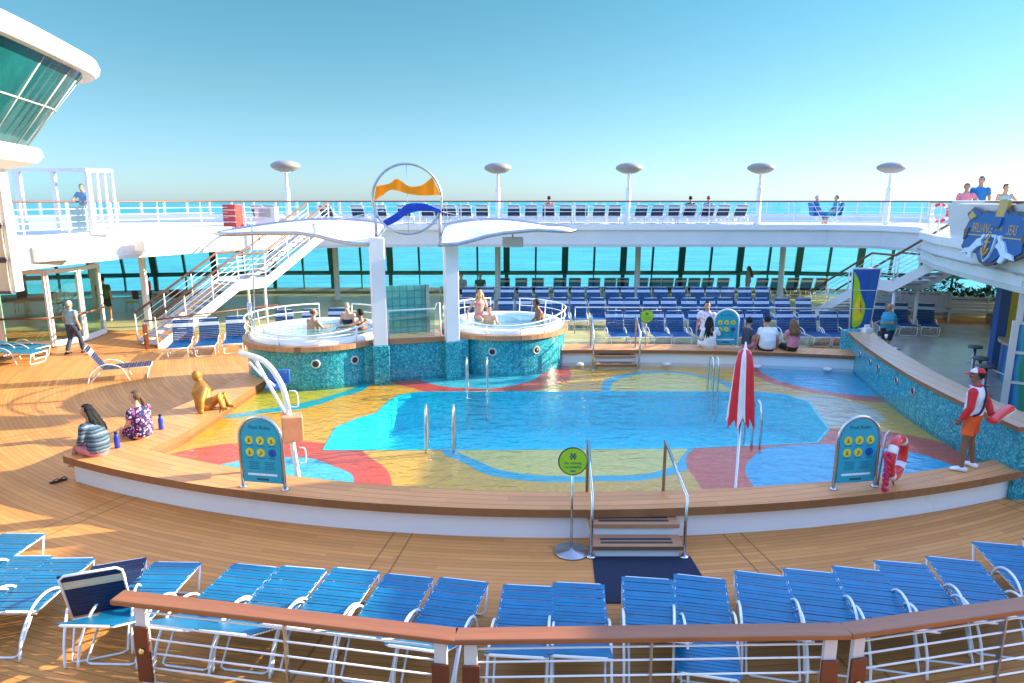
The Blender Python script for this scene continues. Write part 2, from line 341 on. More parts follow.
# ------------------------------------------------------------------ mesh builder
class B:
    def __init__(s): s.bm = bmesh.new()
    def _faces(s, fs, mat, smooth):
        for f in fs: f.material_index = mat; f.smooth = smooth
    def box(s, c, size, rz=0, mat=0, M=None, bev=0.0):
        r = bmesh.ops.create_cube(s.bm, size=1)
        vs = r['verts']
        T = Matrix.Translation(c) @ Matrix.Rotation(rz, 4, 'Z') @ (M or Matrix()) @ Matrix.Diagonal((*size, 1))
        bmesh.ops.transform(s.bm, matrix=T, verts=vs)
        fs = list({f for v in vs for f in v.link_faces})
        s._faces(fs, mat, False)
        if bev:
            es = list({e for v in vs for e in v.link_edges})
            q = bmesh.ops.bevel(s.bm, geom=es, offset=bev, segments=2, affect='EDGES', profile=0.5)
            s._faces(q['faces'], mat, True)
        return s
    def tube(s, pts, r, n=8, closed=False, mat=0, caps=True, flat=1.0):
        P = [V(p) for p in pts]; m = len(P)
        rad = r if isinstance(r, (list, tuple)) else [r] * m
        tang = []
        for i in range(m):
            a = P[(i - 1) % m] if (closed or i > 0) else P[i]; b = P[(i + 1) % m] if (closed or i < m - 1) else P[i]
            t = b - a; tang.append(t.normalized() if t.length > 1e-9 else V((0, 0, 1)))
        ref = V((0, 0, 1)) if abs(tang[0].z) < 0.9 else V((1, 0, 0))
        u = (ref - tang[0] * ref.dot(tang[0])).normalized(); rings = []
        for i in range(m):
            u = (u - tang[i] * u.dot(tang[i])); u = u.normalized() if u.length > 1e-6 else V((1, 0, 0))
            w = tang[i].cross(u)
            rings.append([s.bm.verts.new(P[i] + (u * math.cos(2 * math.pi * k / n) * flat + w * math.sin(2 * math.pi * k / n)) * rad[i]) for k in range(n)])
        fs = []
        for i in range(m if closed else m - 1):
            A, C = rings[i], rings[(i + 1) % m]
            for k in range(n): fs.append(s.bm.faces.new((A[k], A[(k + 1) % n], C[(k + 1) % n], C[k])))
        s._faces(fs, mat, n > 4)
        if caps and not closed:
            s._faces([s.bm.faces.new(rings[0][::-1]), s.bm.faces.new(rings[-1])], mat, False)
        return s
    def lathe(s, prof, c=(0, 0, 0), n=24, mat=0, smooth=True, caps=True, sx=1, sy=1):
        rings = [[s.bm.verts.new((c[0] + r * sx * math.cos(2 * math.pi * k / n), c[1] + r * sy * math.sin(2 * math.pi * k / n), c[2] + z)) for k in range(n)] for r, z in prof]
        fs = []
        for A, C in zip(rings, rings[1:]):
            for k in range(n): fs.append(s.bm.faces.new((A[k], A[(k + 1) % n], C[(k + 1) % n], C[k])))
        s._faces(fs, mat, smooth)
        if caps: s._faces([s.bm.faces.new(rings[0][::-1]), s.bm.faces.new(rings[-1])], mat, False)
        return s
    def prism(s, poly, z0, z1, mat=0, mat_side=None, holes=False):
        a = [s.bm.verts.new((p[0], p[1], z0)) for p in poly]; b = [s.bm.verts.new((p[0], p[1], z1)) for p in poly]
        n = len(poly)
        f1 = [s.bm.faces.new(b), s.bm.faces.new(a[::-1])]
        s._faces(f1, mat, False)
        s._faces([s.bm.faces.new((a[i], a[(i + 1) % n], b[(i + 1) % n], b[i])) for i in range(n)], mat if mat_side is None else mat_side, False)
        return s
    def strip(s, outer, inner, z0, z1, mat=0, mat_side=None, closed=False):
        """solid band between two polylines of the same length"""
        n = len(outer); ms = mat if mat_side is None else mat_side
        v = [[s.bm.verts.new((p[0], p[1], z)) for p in L] for L in (outer, inner) for z in (z0, z1)]
        ob, ot, ib, it = v
        for i in range(n if closed else n - 1):
            j = (i + 1) % n
            s._faces([s.bm.faces.new((ot[i], ot[j], it[j], it[i])), s.bm.faces.new((ob[j], ob[i], ib[i], ib[j]))], mat, False)
            s._faces([s.bm.faces.new((ob[i], ob[j], ot[j], ot[i])), s.bm.faces.new((ib[j], ib[i], it[i], it[j]))], ms, False)
        if not closed:
            s._faces([s.bm.faces.new((ob[0], ot[0], it[0], ib[0])), s.bm.faces.new((ob[-1], ib[-1], it[-1], ot[-1]))], ms, False)
        return s
    def loftwall(s, lo, hi, mat=0):
        """open sheet between two 3D polylines"""
        a = [s.bm.verts.new(p) for p in lo]; b = [s.bm.verts.new(p) for p in hi]
        s._faces([s.bm.faces.new((a[i], a[i + 1], b[i + 1], b[i])) for i in range(len(a) - 1)], mat, False)
        return s
    def poly(s, pts, mat=0):
        s._faces([s.bm.faces.new([s.bm.verts.new(p) for p in pts])], mat, False); return s
    def ell(s, c, rad, mat=0, n=16, m=10, M=None):
        r = bmesh.ops.create_uvsphere(s.bm, u_segments=n, v_segments=m, radius=1)
        T = Matrix.Translation(c) @ (M or Matrix()) @ Matrix.Diagonal((*rad, 1))
        bmesh.ops.transform(s.bm, matrix=T, verts=r['verts'])
        s._faces(list({f for v in r['verts'] for f in v.link_faces}), mat, True)
        return s
    def text(s, txt, size, M, mat=0, ext=0.002):
        cu = bpy.data.curves.new('t', 'FONT'); cu.body = txt; cu.size = size; cu.align_x = 'CENTER'; cu.align_y = 'CENTER'; cu.extrude = ext; cu.resolution_u = 2
        ob = bpy.data.objects.new('t', cu); COL.objects.link(ob)
        dg = bpy.context.evaluated_depsgraph_get(); me = bpy.data.meshes.new_from_object(ob.evaluated_get(dg))
        me.transform(M)
        n0 = len(s.bm.faces); s.bm.from_mesh(me); s.bm.faces.ensure_lookup_table()
        s._faces(list(s.bm.faces)[n0:], mat, False)
        bpy.data.objects.remove(ob); bpy.data.curves.remove(cu); bpy.data.meshes.remove(me)
        return s
    def xf(s, M): bmesh.ops.transform(s.bm, matrix=M, verts=s.bm.verts); return s
    def mesh(s, name, mats):
        me = bpy.data.meshes.new(name)
        bmesh.ops.recalc_face_normals(s.bm, faces=s.bm.faces)
        s.bm.to_mesh(me); s.bm.free()
        for m in ([mats] if isinstance(mats, str) else mats): me.materials.append(MATS[m])
        return me
    def build(s, name, mats, parent=None, loc=None):
        o = bpy.data.objects.new(name, s.mesh(name, mats)); COL.objects.link(o)
        if parent: o.parent = parent
        if loc: o.location = loc
        return o
def tag(o, label=None, cat=None, group=None, kind=None):
    if label: o['label'] = label
    if cat: o['category'] = cat
    if group: o['group'] = group
    if kind: o['kind'] = kind
    return o
def thing(name, label, cat, loc=(0, 0, 0), rz=0, group=None):
    o = bpy.data.objects.new(name, None); COL.objects.link(o); o.empty_display_size = 0.2
    o.location = loc; o.rotation_euler = (0, 0, rz)
    return tag(o, label, cat, group)
KIDS = {}
def children(o): return [c for c in bpy.data.objects if c.parent == o]
def snapshot(root):
    return [(c, [g for g in children(c)]) for c in children(root)]
def dup(root, snap, loc, rz, label, group=None):
    r = root.copy(); COL.objects.link(r); r.location = loc; r.rotation_euler = (0, 0, rz)
    r['label'] = label
    if group: r['group'] = group
    for c, gs in snap:
        k = c.copy(); COL.objects.link(k); k.parent = r
        for g in gs:
            q = g.copy(); COL.objects.link(q); q.parent = k
    return r
def arc_pts(c, r, a0, a1, n):
    return [(c[0] + r * math.cos(a0 + (a1 - a0) * i / n), c[1] + r * math.sin(a0 + (a1 - a0) * i / n)) for i in range(n + 1)]
def bez(p, n=12):
    """Catmull-Rom through the points"""
    P = [V(x) for x in p]; P = [P[0] * 2 - P[1]] + P + [P[-1] * 2 - P[-2]]; out = []
    for i in range(1, len(P) - 2):
        for k in range(n):
            t = k / n; a, b, c, d = P[i - 1:i + 3]
            out.append(0.5 * ((2 * b) + (c - a) * t + (2 * a - 5 * b + 4 * c - d) * t * t + (3 * b - a - 3 * c + d) * t ** 3))
    out.append(P[-2]); return out
def offset(path, d):
    """shift an open 2D polyline sideways (left of travel is positive)"""
    out = []
    for i, p in enumerate(path):
        a = V(path[max(i - 1, 0)][:2]); b = V(path[min(i + 1, len(path) - 1)][:2]); t = (b - a).normalized()
        out.append((p[0] - t.y * d, p[1] + t.x * d))
    return out
ORD = ['first', 'second', 'third', 'fourth', 'fifth', 'sixth', 'seventh', 'eighth', 'ninth', 'tenth', 'eleventh', 'twelfth', 'thirteenth', 'fourteenth', 'fifteenth', 'sixteenth', 'seventeenth', 'eighteenth', 'nineteenth', 'twentieth',
       'twenty-first', 'twenty-second', 'twenty-third', 'twenty-fourth', 'twenty-fifth']

# ------------------------------------------------------------------ sun lounger
def lounger(label, ang, loc, rz, group, strap='blue_strap', stripe='stripe_strap', frame='white_frame'):
    """local +Y is the foot end; origin on the deck under the middle"""
    t = thing('sun_lounger', label, 'sun lounger', loc, rz, group)
    h = 0.36; hy = -0.22; L = 0.74; W = 0.30; ca, sa = math.cos(ang), math.sin(ang)
    f = B()
    f.tube([(-W, hy, h), (-W, 0.93, h), (-W + 0.04, 0.97, h), (W - 0.04, 0.97, h), (W, 0.93, h), (W, hy, h)], 0.016)
    f.tube([(-W, hy, h - 0.02), (W, hy, h - 0.02)], 0.013).tube([(-W, 0.35, h - 0.02), (W, 0.35, h - 0.02)], 0.013)
    f.build('frame', frame, t)
    for sx in (-1, 1):      # arched side legs that double as arm rests
        x = sx * (W + 0.028)
        B().tube(bez([(x, -0.62, 0.01), (x, -0.53, 0.26), (x, -0.30, 0.47), (x, -0.02, 0.50), (x, 0.24, 0.36), (x, 0.40, 0.01)], 5), 0.016).build('leg', frame, t)
    g = B().tube([(-W, 0.93, h), (-W, 0.84, 0.05), (-W + 0.05, 0.83, 0.014), (W - 0.05, 0.83, 0.014), (W, 0.84, 0.05), (W, 0.93, h)], 0.015)
    g.build('foot_leg', frame, t)
    q = B().tube([(-W + 0.03, hy - 0.05, h - 0.03), (-W + 0.03, -0.55, 0.03), (-W + 0.08, -0.56, 0.014), (W - 0.08, -0.56, 0.014), (W - 0.03, -0.55, 0.03), (W - 0.03, hy - 0.05, h - 0.03)], 0.013)
    q.build('rear_leg', frame, t)
    def strap_at(b, y, z, w, tilt, mat=0):
        b.box((0, y, z), (2 * W + 0.035, w, 0.010), 0, mat, Matrix.Rotation(tilt, 4, 'X'), 0.004)
    s = B(); n = 19; p = (0.965 - hy) / n
    for i in range(n): strap_at(s, hy + p * (i + 0.5), h + 0.013 + 0.003 * math.sin(i * 2.3), p * 0.90, 0.03 * math.sin(i * 1.7))
    s.build('seat', strap, t)
    bk = B(); n = 12; p = L / n; st = B()
    for i in range(n):
        d = p * (i + 0.5); y = hy - ca * d + sa * -0.013 * -1; z = h + sa * d + ca * 0.013
        tgt, mt = (st, 0) if i in (8, 9) and stripe else (bk, 0)
        tgt.box((0, y, z), (2 * W + 0.035, p * 0.90, 0.010), 0, 0, Matrix.Rotation(-ang, 4, 'X'), 0.004)
    back = bk.build('backrest', strap, t)
    if stripe: st.build('pale_strap', stripe, back)
    else: st.bm.free()
    pt = lambda x, d: (x, hy - ca * d, h + sa * d)
    B().tube([pt(-W, 0), pt(-W, L - 0.05), pt(-W + 0.05, L), pt(W - 0.05, L), pt(W, L - 0.05), pt(W, 0)], 0.015).build('back_frame', frame, back)
    return t
# ------------------------------------------------------------------ the setting: sea, deck, pool
sea_o = B().poly([(-60000, -500, -24), (60000, -500, -24), (60000, 90000, -24), (-60000, 90000, -24)]).build('sea', 'sea_water'); tag(sea_o, kind='structure')
# main deck with an opening for the swimming pool basin
def ring_floor(b, outer, hole, z):
    """flat sheet with one hole, both loops counter-clockwise"""
    ov = [b.bm.verts.new((x, y, z)) for x, y in outer]; hv = [b.bm.verts.new((x, y, z)) for x, y in hole]
    es = [b.bm.edges.new((L[i], L[(i + 1) % len(L)])) for L in (ov, hv) for i in range(len(L))]
    bmesh.ops.triangle_fill(b.bm, edges=es, use_beauty=True)
BASIN = [(-3.55, 12.10), (0, 12.12), (3.3, 12.2), (5.9, 12.5), (6.5, 13.3), (6.7, 14.3), (6.9, 15.2), (6.6, 15.9), (6.0, 16.12), (2.0, 16.15), (-2.3, 16.1), (-2.75, 15.8), (-2.9, 15.2), (-3.0, 14.4), (-3.35, 14.0), (-3.65, 13.4), (-3.6, 12.8)]
BASIN = [(x * 1.024, y * 1.024) for x, y in BASIN]
DK = B(); ring_floor(DK, [(-31, -4), (31, -4), (31, 30), (14, 38), (-13, 38), (-31, 33)], [(-3.9, 12.3), (7.2, 12.3), (7.2, 16.7), (-3.9, 16.7)][::1], 0)
tag(DK.build('deck', 'deck_wood'), kind='structure')
tag(B().poly([(-30, 26.5, 0.004), (-14, 26.3, 0.004), (-8, 24.6, 0.004), (-6, 22.8, 0.004), (10, 22.8, 0.004), (15, 29.5, 0.004), (30, 29.5, 0.004), (30, 30, 0.004), (14, 37.5, 0.004), (-13, 37.5, 0.004), (-30, 32.5, 0.004)]).build('deck_tinted_light', 'tinted_light_floor'), kind='structure')  # sheet over the far deck; its yellow-green stands in for tinted window light

POOL = thing('swimming_pool', 'round terrace swimming pool with coloured mosaic splash floor and wooden coping', 'pool')
na = 40
th0, th1 = math.atan2(-8.9, 14.5), math.atan2(9.9, 14.0)
def ro(t): return 16.63 + (1.9 if t > 0 else 1.25) * math.sin(t) ** 2
def ri(t): return 16.0 + (2.4 * math.sin(t) ** 2 if t > 0 else 0)
outer = [(CX + ro(t) * math.sin(t), CY - ro(t) * math.cos(t)) for t in [th0 + (th1 - th0) * i / na for i in range(na + 1)]]
ti0, ti1 = math.atan2(-7.55, 14.15), math.atan2(9.5, 13.3)
inner = [(CX + ri(t) * math.sin(t), CY - ri(t) * math.cos(t)) for t in [ti0 + (ti1 - ti0) * i / na for i in range(na + 1)]]
lo = [V((*p, 0)) for p in [(-7.05, 17.3), (-7.12, 16.2), (-7.3, 15.0), (-7.6, 13.8), (-7.85, 12.6), outer[0]]]
li = [V((*p, 0)) for p in [(-6.25, 17.3), (-6.3, 16.2), (-6.36, 15.0), (-6.38, 13.8), (-6.45, 12.7), inner[0]]]
lo = [(p.x, p.y) for p in bez(lo, 5)]; li = [(p.x, p.y) for p in bez(li, 5)]
OUT = lo[:-1] + outer; INN = li[:-1] + inner
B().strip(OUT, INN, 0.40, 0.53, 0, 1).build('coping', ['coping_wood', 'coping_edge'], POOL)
FO = offset(OUT, 0.15); FI = offset(OUT, 0.30)
B().strip(FO, FI, 0.0, 0.40).build('fascia', 'white_enamel', POOL)
IB = offset(INN, -0.06)
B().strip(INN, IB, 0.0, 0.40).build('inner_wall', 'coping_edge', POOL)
sp = B(); ring_floor(sp, li[::1] + inner[1:-4] + [(9.4, 12.4), (10.3, 19.3), (-7, 21)], BASIN, 0.31)
sp.build('splash_floor', 'splash_mosaic', POOL)
bs = B(); bs.loftwall([(x, y, -0.60) for x, y in BASIN + BASIN[:1]], [(x, y, 0.31) for x, y in BASIN + BASIN[:1]])
bs.poly([(x, y, -0.60) for x, y in BASIN]); bs.build('basin', 'basin_tile', POOL)
rm = B(); IR = offset(BASIN + BASIN[:1], 0.05)[:-1]
rm.strip(BASIN + BASIN[:1], IR + IR[:1], 0.20, 0.318); rm.build('basin_rim', 'basin_tile', POOL)
WL = 0.405
w = B(); w.poly([(x, y, WL) for x, y in li + inner[1:-4] + [(9.4, 12.4), (10.3, 19.3), (-7, 21)]]); tag(w.build('pool_water', 'pool_water'), kind='structure')
# far ledge with steps
FLo = arc_pts((3.0, -8.0), 27.15, R(93.6), R(75.2), 14); FLi = arc_pts((3.0, -8.0), 28.0, R(93.2), R(75.6), 14)
tag(B().poly([(8.9, 10.9, 0.006), (12.0, 9.0, 0.006), (24, 9.0, 0.006), (24, 27.6, 0.006), (14.5, 27.6, 0.006), (10.6, 20.2, 0.006)]).build('bar_floor', 'tile_floor'), kind='structure')
fl = thing('pool_ledge', 'long wooden topped ledge behind the pool where people sit', 'ledge')
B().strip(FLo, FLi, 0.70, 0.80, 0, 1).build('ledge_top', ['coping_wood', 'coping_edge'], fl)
B().strip([(x, y + 0.10) for x, y in FLo], [(x, y + 0.02) for x, y in FLi], 0.0, 0.70).build('ledge_wall', 'white_enamel', fl)
for i in (1, 5, 9, 12):
    x, y = FLo[i]; B().lathe([(0.0, 0), (0.13, 0.01), (0.13, 0.05), (0.09, 0.08), (0.0, 0.09)], (x, y - 0.22, WL), 14).build('pool_jet', 'light_grey', fl)

def steps(label, loc, w, rz=0, n=2, rise=0.19, go=0.30, up=1):
    t = thing('pool_steps', label, 'steps', loc, rz)
    for i in range(n):
        z = rise * (n - i); y = -go * (i + 0.5)
        tr = B().box((0, y, z - 0.035), (w, go + 0.05, 0.07), bev=0.008).build('tread', 'step_wood', t)
        B().box((0, y + 0.03, z + 0.002), (w * 0.78, 0.05, 0.008)).box((0, y - 0.07, z + 0.002), (w * 0.78, 0.05, 0.008)).build('grip_strip', 'dark_grey', tr)
        B().box((0, y + 0.02, (z - 0.07) / 2), (w * 0.92, go - 0.04, z - 0.07)).build('riser', 'white_enamel', t)
    return t
steps('two wooden steps with white risers up to the near coping', (1.79, 9.54, 0), 1.32)
steps('wooden steps from the far ledge down into the splash pool', (2.95, 19.35, 0.30), 1.15, rise=0.18)
tag(B().prism([(1.08, 7.8), (2.62, 7.8), (2.55, 8.95), (1.15, 8.95)], 0.004, 0.014).build('door_mat', 'navy_mat'), 'dark navy carpet mat at the foot of the wooden pool steps', 'mat')

# ------------------------------------------------------------------ whirlpool tubs and the mosaic block between them
def hot_tub(label, c, r):
    t = thing('hot_tub', label, 'hot tub', (c[0], c[1], 0)); H = 1.45; n = 48
    B().lathe([(r - 0.10, 0.0), (r - 0.10, H - 0.13)], n=n, caps=False).build('mosaic_wall', 'teal_mosaic', t)
    B().lathe([(r - 0.14, H - 0.13), (r, H - 0.13), (r, H), (r - 0.16, H), (r - 0.16, H - 0.13)], n=n, smooth=False, caps=False).build('wood_rim', 'step_wood', t)
    B().lathe([(r - 0.162, H - 0.10), (r - 0.162, H + 0.07), (r - 0.22, H + 0.13), (r - 0.42, H + 0.12), (r - 0.50, H - 0.02), (r - 0.62, H - 0.45), (r - 0.9, H - 0.5), (0.05, H - 0.5)], n=n, caps=False).build('shell', 'tub_shell', t)
    B().lathe([(r - 0.455, H + 0.06), (0.01, H + 0.06)], n=n, caps=False).build('tub_water', 'tub_water', t)
    rl = B(); AA = [R(-255 + 330 * i / 44) for i in range(45)]; rr = r - 0.07
    drop = lambda a, q: q * max(0, -math.sin(a)) ** 2       # the front dips lower
    for z, th, q in ((H + 0.52, 0.022, 0.26), (H + 0.30, 0.012, 0.10)):
        rl.tube([(rr * math.cos(a), rr * math.sin(a), z - drop(a, q)) for a in AA], th, 6)
    for k in range(12):
        a = R(-255 + 330 * k / 11); x, y = rr * math.cos(a), rr * math.sin(a)
        rl.tube([(x * 0.98, y * 0.98, H), (x, y, H + 0.52 - drop(a, 0.26))], 0.014, 6)
    rl.build('railing', 'white_frame', t)
    for a in (-78, -48) if c[0] < -3 else (-100, -60):
        p = B().lathe([(0.08, 0.0), (0.08, 0.035), (0.10, 0.04), (0.115, 0.02), (0.115, 0.0)], n=16, caps=False).xf(Matrix.Translation(((r - 0.10) * math.cos(R(a)), (r - 0.10) * math.sin(R(a)), 1.0)) @ Matrix.Rotation(R(a), 4, 'Z') @ Matrix.Rotation(R(90), 4, 'Y')).build('porthole', 'light_grey', t)
        B().lathe([(0.0, 0.0), (0.085, 0.0), (0.085, 0.03), (0.0, 0.036)], n=16).xf(Matrix.Translation(((r - 0.098) * math.cos(R(a)), (r - 0.098) * math.sin(R(a)), 1.0)) @ Matrix.Rotation(R(a), 4, 'Z') @ Matrix.Rotation(R(90), 4, 'Y')).build('porthole_lens', 'black', p)
    return t
hot_tub('raised left whirlpool tub with turquoise mosaic wall and three bathers', (-5.3, 18.45), 1.98)
hot_tub('raised right whirlpool tub with turquoise mosaic wall holding the blonde woman', (-0.22, 19.75), 1.86)
cas = thing('cascade_wall', 'turquoise mosaic block between the two whirlpools with glass block screen', 'wall', (-2.6, 17.6, 0), R(17))
B().box((0, 0.85, 0.66), (3.0, 1.6, 1.32)).build('mosaic_block', 'teal_mosaic', cas)
B().box((0, 0.80, 1.385), (1.7, 1.6, 0.13)).build('wood_top', 'step_wood', cas)
B().box((-0.05, 0.9, 2.10), (1.30, 0.10, 1.30)).build('glass_block_screen', 'glass_block', cas)
B().box((0.55, 0.82, 2.1), (0.09, 0.09, 1.32)).box((-0.68, 0.82, 2.1), (0.06, 0.09, 1.32)).build('screen_post', 'dull_steel', cas)
gt = B().tube([(-0.62, 0.10, 1.45), (-0.62, 0.10, 2.2), (0.62, 0.10, 2.2), (0.66, 0.10, 2.34), (0.74, 0.10, 2.36), (0.76, 0.1, 1.45)], 0.022).build('gate_frame', 'white_frame', cas)
B().box((0.0, 0.10, 1.78), (1.2, 0.015, 0.62)).build('gate_pane', 'clear_glass', gt)
for (px, py) in ((-0.86, -0.05), (1.02, -0.1)):
    c = B().box((px, py, 0.66), (0.42, 0.36, 1.36), bev=0.02).build('column_base', 'teal_mosaic', cas)
    B().box((px, py, 2.72), (0.36, 0.30, 2.76), bev=0.02).build('column', 'white_paint', cas)

ring = thing('ring_ornament', 'steel ring ornament with yellow and blue wavy sails above the columns', 'ornament', (-2.66, 17.75, 0.41), R(14)); ring.scale = (0.91, 0.91, 0.91)
B().tube([(0.96 * math.cos(R(a)), 0, 5.08 + 0.96 * math.sin(R(a))) for a in range(0, 360, 8)], 0.035, 8, closed=True).build('ring', 'dull_steel', ring)
B().tube([(0, 0.01, 4.12), (0, 0.01, 6.04)], 0.008, 5).build('centre_cable', 'steel', ring)
for sx in (-1, 1): B().tube([(sx * 0.9, 0, 3.95), (sx * 0.9, 0, 4.75)], 0.045).build('support_post', 'dull_steel', ring)
def sail(name, top, bot):
    b = B(); n = 24; T = bez([(x, 0, z) for x, z in top], 8); L = bez([(x, 0, z) for x, z in bot], 8); k = len(T)
    for dy in (-0.012, 0.012): b.loftwall([(p.x, dy + 0.05 * math.sin(p.x * 5), p.z) for p in L], [(p.x, dy + 0.05 * math.sin(p.x * 5), p.z) for p in T])
    b.build(name, name, ring)
sail('yellow_sail', [(-0.84, 5.44), (-0.5, 5.50), (-0.27, 5.63), (0.05, 5.44), (0.4, 5.46), (0.70, 5.68)], [(-0.92, 5.02), (-0.66, 5.2), (-0.42, 5.33), (0.05, 5.22), (0.45, 5.18), (0.92, 5.20)])
sail('blue_sail', [(-0.70, 4.48), (-0.3, 4.72), (0.0, 4.95), (0.4, 4.97), (0.6, 4.92), (0.93, 4.78)], [(-0.62, 4.33), (-0.3, 4.48), (0.0, 4.68), (0.4, 4.76), (0.6, 4.76), (0.92, 4.70)])

def wing(label, sx, root_x, tip_x, zt):
    """curved canopy wing: wide tilted root, narrow tip; steel edge tube with cloth stretched between"""
    t = thing('canopy_wing', label, 'canopy')
    n = 24; rows = []; b = B()
    for i in range(n + 1):
        f = i / n; x = root_x + (tip_x - root_x) * f
        yf, yb = 17.15 + 0.75 * f, 19.1 - 0.55 * f
        lut = lambda L: next(a[1] + (c[1] - a[1]) * (f - a[0]) / (c[0] - a[0]) for a, c in zip(L, L[1:]) if f <= c[0] + 1e-6)
        zf = lut([(0, 3.92), (0.12, 3.93), (0.22, 4.0), (0.34, 4.12), (0.46, 4.19), (0.7, zt + 0.0), (1, zt - 0.06)])
        zb = lut([(0, 4.34), (0.1, 4.42), (0.22, 4.47), (0.36, 4.49), (0.5, 4.47), (0.65, 4.41), (0.8, 4.32), (0.92, zt + 0.06), (1, zt + 0.02)])
        if f > 0.86:
            q = math.sqrt(max(0.001, 1 - ((f - 0.86) / 0.14) ** 2)); ym, zm = (yf + yb) / 2, (zf + zb) / 2
            yf, yb, zf, zb = ym + (yf - ym) * q, ym + (yb - ym) * q, zm + (zf - zm) * q, zm + (zb - zm) * q
        F, K = V((x, yf, zf)), V((x, yb, zb))
        rows.append([F.lerp(K, j / 6) + V((0, 0, 0.07 * math.sin(math.pi * j / 6) * (1 - 0.6 * f))) for j in range(7)])
    for dz in (0, -0.03):
        vv = [[b.bm.verts.new(q + V((0, 0, dz))) for q in row] for row in rows]
        for A, C in zip(vv, vv[1:]): b._faces([b.bm.faces.new((A[j], A[j + 1], C[j + 1], C[j])) for j in range(6)], 0, True)
    b.build('cloth', 'canopy_cloth', t)
    B().tube([row[0] for row in rows] + [row[-1] for row in rows[::-1]], 0.05, 8, closed=True).build('edge_tube', 'dull_steel', t)
    m = rows[10][3]
    B().tube([m, V((root_x - sx * 0.15, 17.9, 4.75))], 0.012, 5).build('stay_cable', 'steel', t)
    return t
wing('left canopy wing of pale cloth above the left whirlpool', -1, -3.45, -7.75, 4.18)
wing('right canopy wing of pale cloth above the right whirlpool', 1, -1.80, 1.66, 4.26)
spk = B().box((0.02, 18.3, 3.92), (0.55, 0.35, 0.26), bev=0.03).tube([(0.02, 18.3, 4.0), (0.02, 18.3, 4.42)], 0.02).build('loudspeaker', 'grey_paint'); tag(spk, 'grey box loudspeaker hanging under the right canopy wing', 'loudspeaker')
mast = B().tube([(-6.95, 17.9, 1.45), (-6.95, 17.9, 2.35)], 0.06).tube([(-6.82, 17.75, 1.2), (-6.75, 17.8, 3.0), (-6.72, 17.9, 4.42)], 0.02).build('canopy_strut', 'steel'); tag(mast, 'slim metal strut rising beside the left whirlpool to its canopy', 'strut')

# ------------------------------------------------------------------ upper deck, windows, columns
EDGE = [(-15.2, 10), (-15.2, 15), (-15.1, 20), (-14.9, 22.6), (-14.3, 25.4), (-12.4, 28.9), (-10.0, 30.6), (-7.0, 31.5), (-3, 31.8), (0, 31.8), (6, 31.8), (11, 31.8), (14.5, 31.6), (16.4, 30.6), (16.9, 28.6), (16.0, 26.6), (14.5, 24.4), (13.3, 21.5), (12.45, 18.5), (11.85, 16.0), (11.45, 13.5), (11.3, 10)]
UP = thing('upper_deck', 'white upper promenade deck curving round behind the pool terrace', 'ship deck')
FL = 3.86
slab = EDGE + [(11.3, 8), (31, 8), (31, 30), (23, 36.5), (14, 38.4), (-13, 38.4), (-22, 36.8), (-31, 33), (-31, 8), (-15.2, 8)]
low = [(x, y) for x, y in EDGE]
lowe = offset(EDGE, -0.0)
b = B(); b.prism(slab[::-1], 3.02, FL - 0.02); b.build('slab', 'white_paint', UP)
eo = offset(EDGE, -0.10)   # rounded fascia nosing just proud of the slab
B().strip([(x, y) for x, y in eo], [(x, y) for x, y in offset(EDGE, 0.05)], FL - 0.18, FL + 0.06).build('fascia', 'white_enamel', UP)
lo2 = offset(EDGE, -0.05)
B().strip(lo2, offset(EDGE, 0.3), 2.90, 3.03).build('fascia_trim', 'light_grey', UP)
B().prism(slab[::-1], FL - 0.018, FL).build('deck_surface', 'light_grey', UP)
# railing of the promenade: cap, wires, posts
def dense(path, step):
    out = []
    for a, c in zip(path, path[1:]):
        a, c = V((*a[:2], 0)), V((*c[:2], 0)); n = max(1, round((c - a).length / step))
        out += [tuple((a + (c - a) * i / n)[:2]) for i in range(n)]
    return out + [tuple(path[-1][:2])]
RE = [(p.x, p.y) for p in bez([(*q, 0) for q in offset(EDGE, 0.12)], 4)]
rl = thing('promenade_railing', 'white railing with varnished wooden cap along the upper promenade edge', 'railing')
B().tube([(x, y, 4.96) for x, y in RE], 0.055, 8, flat=0.6).build('handrail', 'rail_brown', rl)
r2 = B()
for z in (4.08, 4.29, 4.50, 4.72): r2.tube([(x, y, z) for x, y in RE], 0.013, 5)
r2.build('rails', 'white_frame', rl)
posts = dense(RE, 1.9); posts = [p for i, p in enumerate(posts) if i % 2 == 0]
acc = 0; last = None; k = 0
for p in dense(RE, 0.1):
    if last is None or (V(p) - V(last)).length > 1.85:
        B().box((p[0], p[1], 4.41), (0.035, 0.05, 1.09)).build('post', 'white_frame', rl); last = p; k += 1
# outer windscreen of the promenade
WS = [(-31, 12), (-31, 33), (-22, 36.6), (-13, 38.2), (14, 38.2), (23, 36.3), (31, 30), (31, 12)]
ws = thing('windscreen', 'tall clear glass windscreen on white posts along the outer side of the upper deck', 'windscreen')
B().strip(offset(WS, 0.0), offset(WS, -0.15), FL, FL + 0.42).build('base_wall', 'white_paint', ws)
B().loftwall([(x, y, FL + 0.42) for x, y in offset(WS, -0.07)], [(x, y, 4.99) for x, y in offset(WS, -0.07)]).build('pane', 'screen_glass', ws)
for p in dense(WS, 1.15)[8:-14]: B().box((p[0] * 0.998, p[1] - 0.02, 4.55), (0.11, 0.10, 0.86)).build('post', 'white_paint', ws)
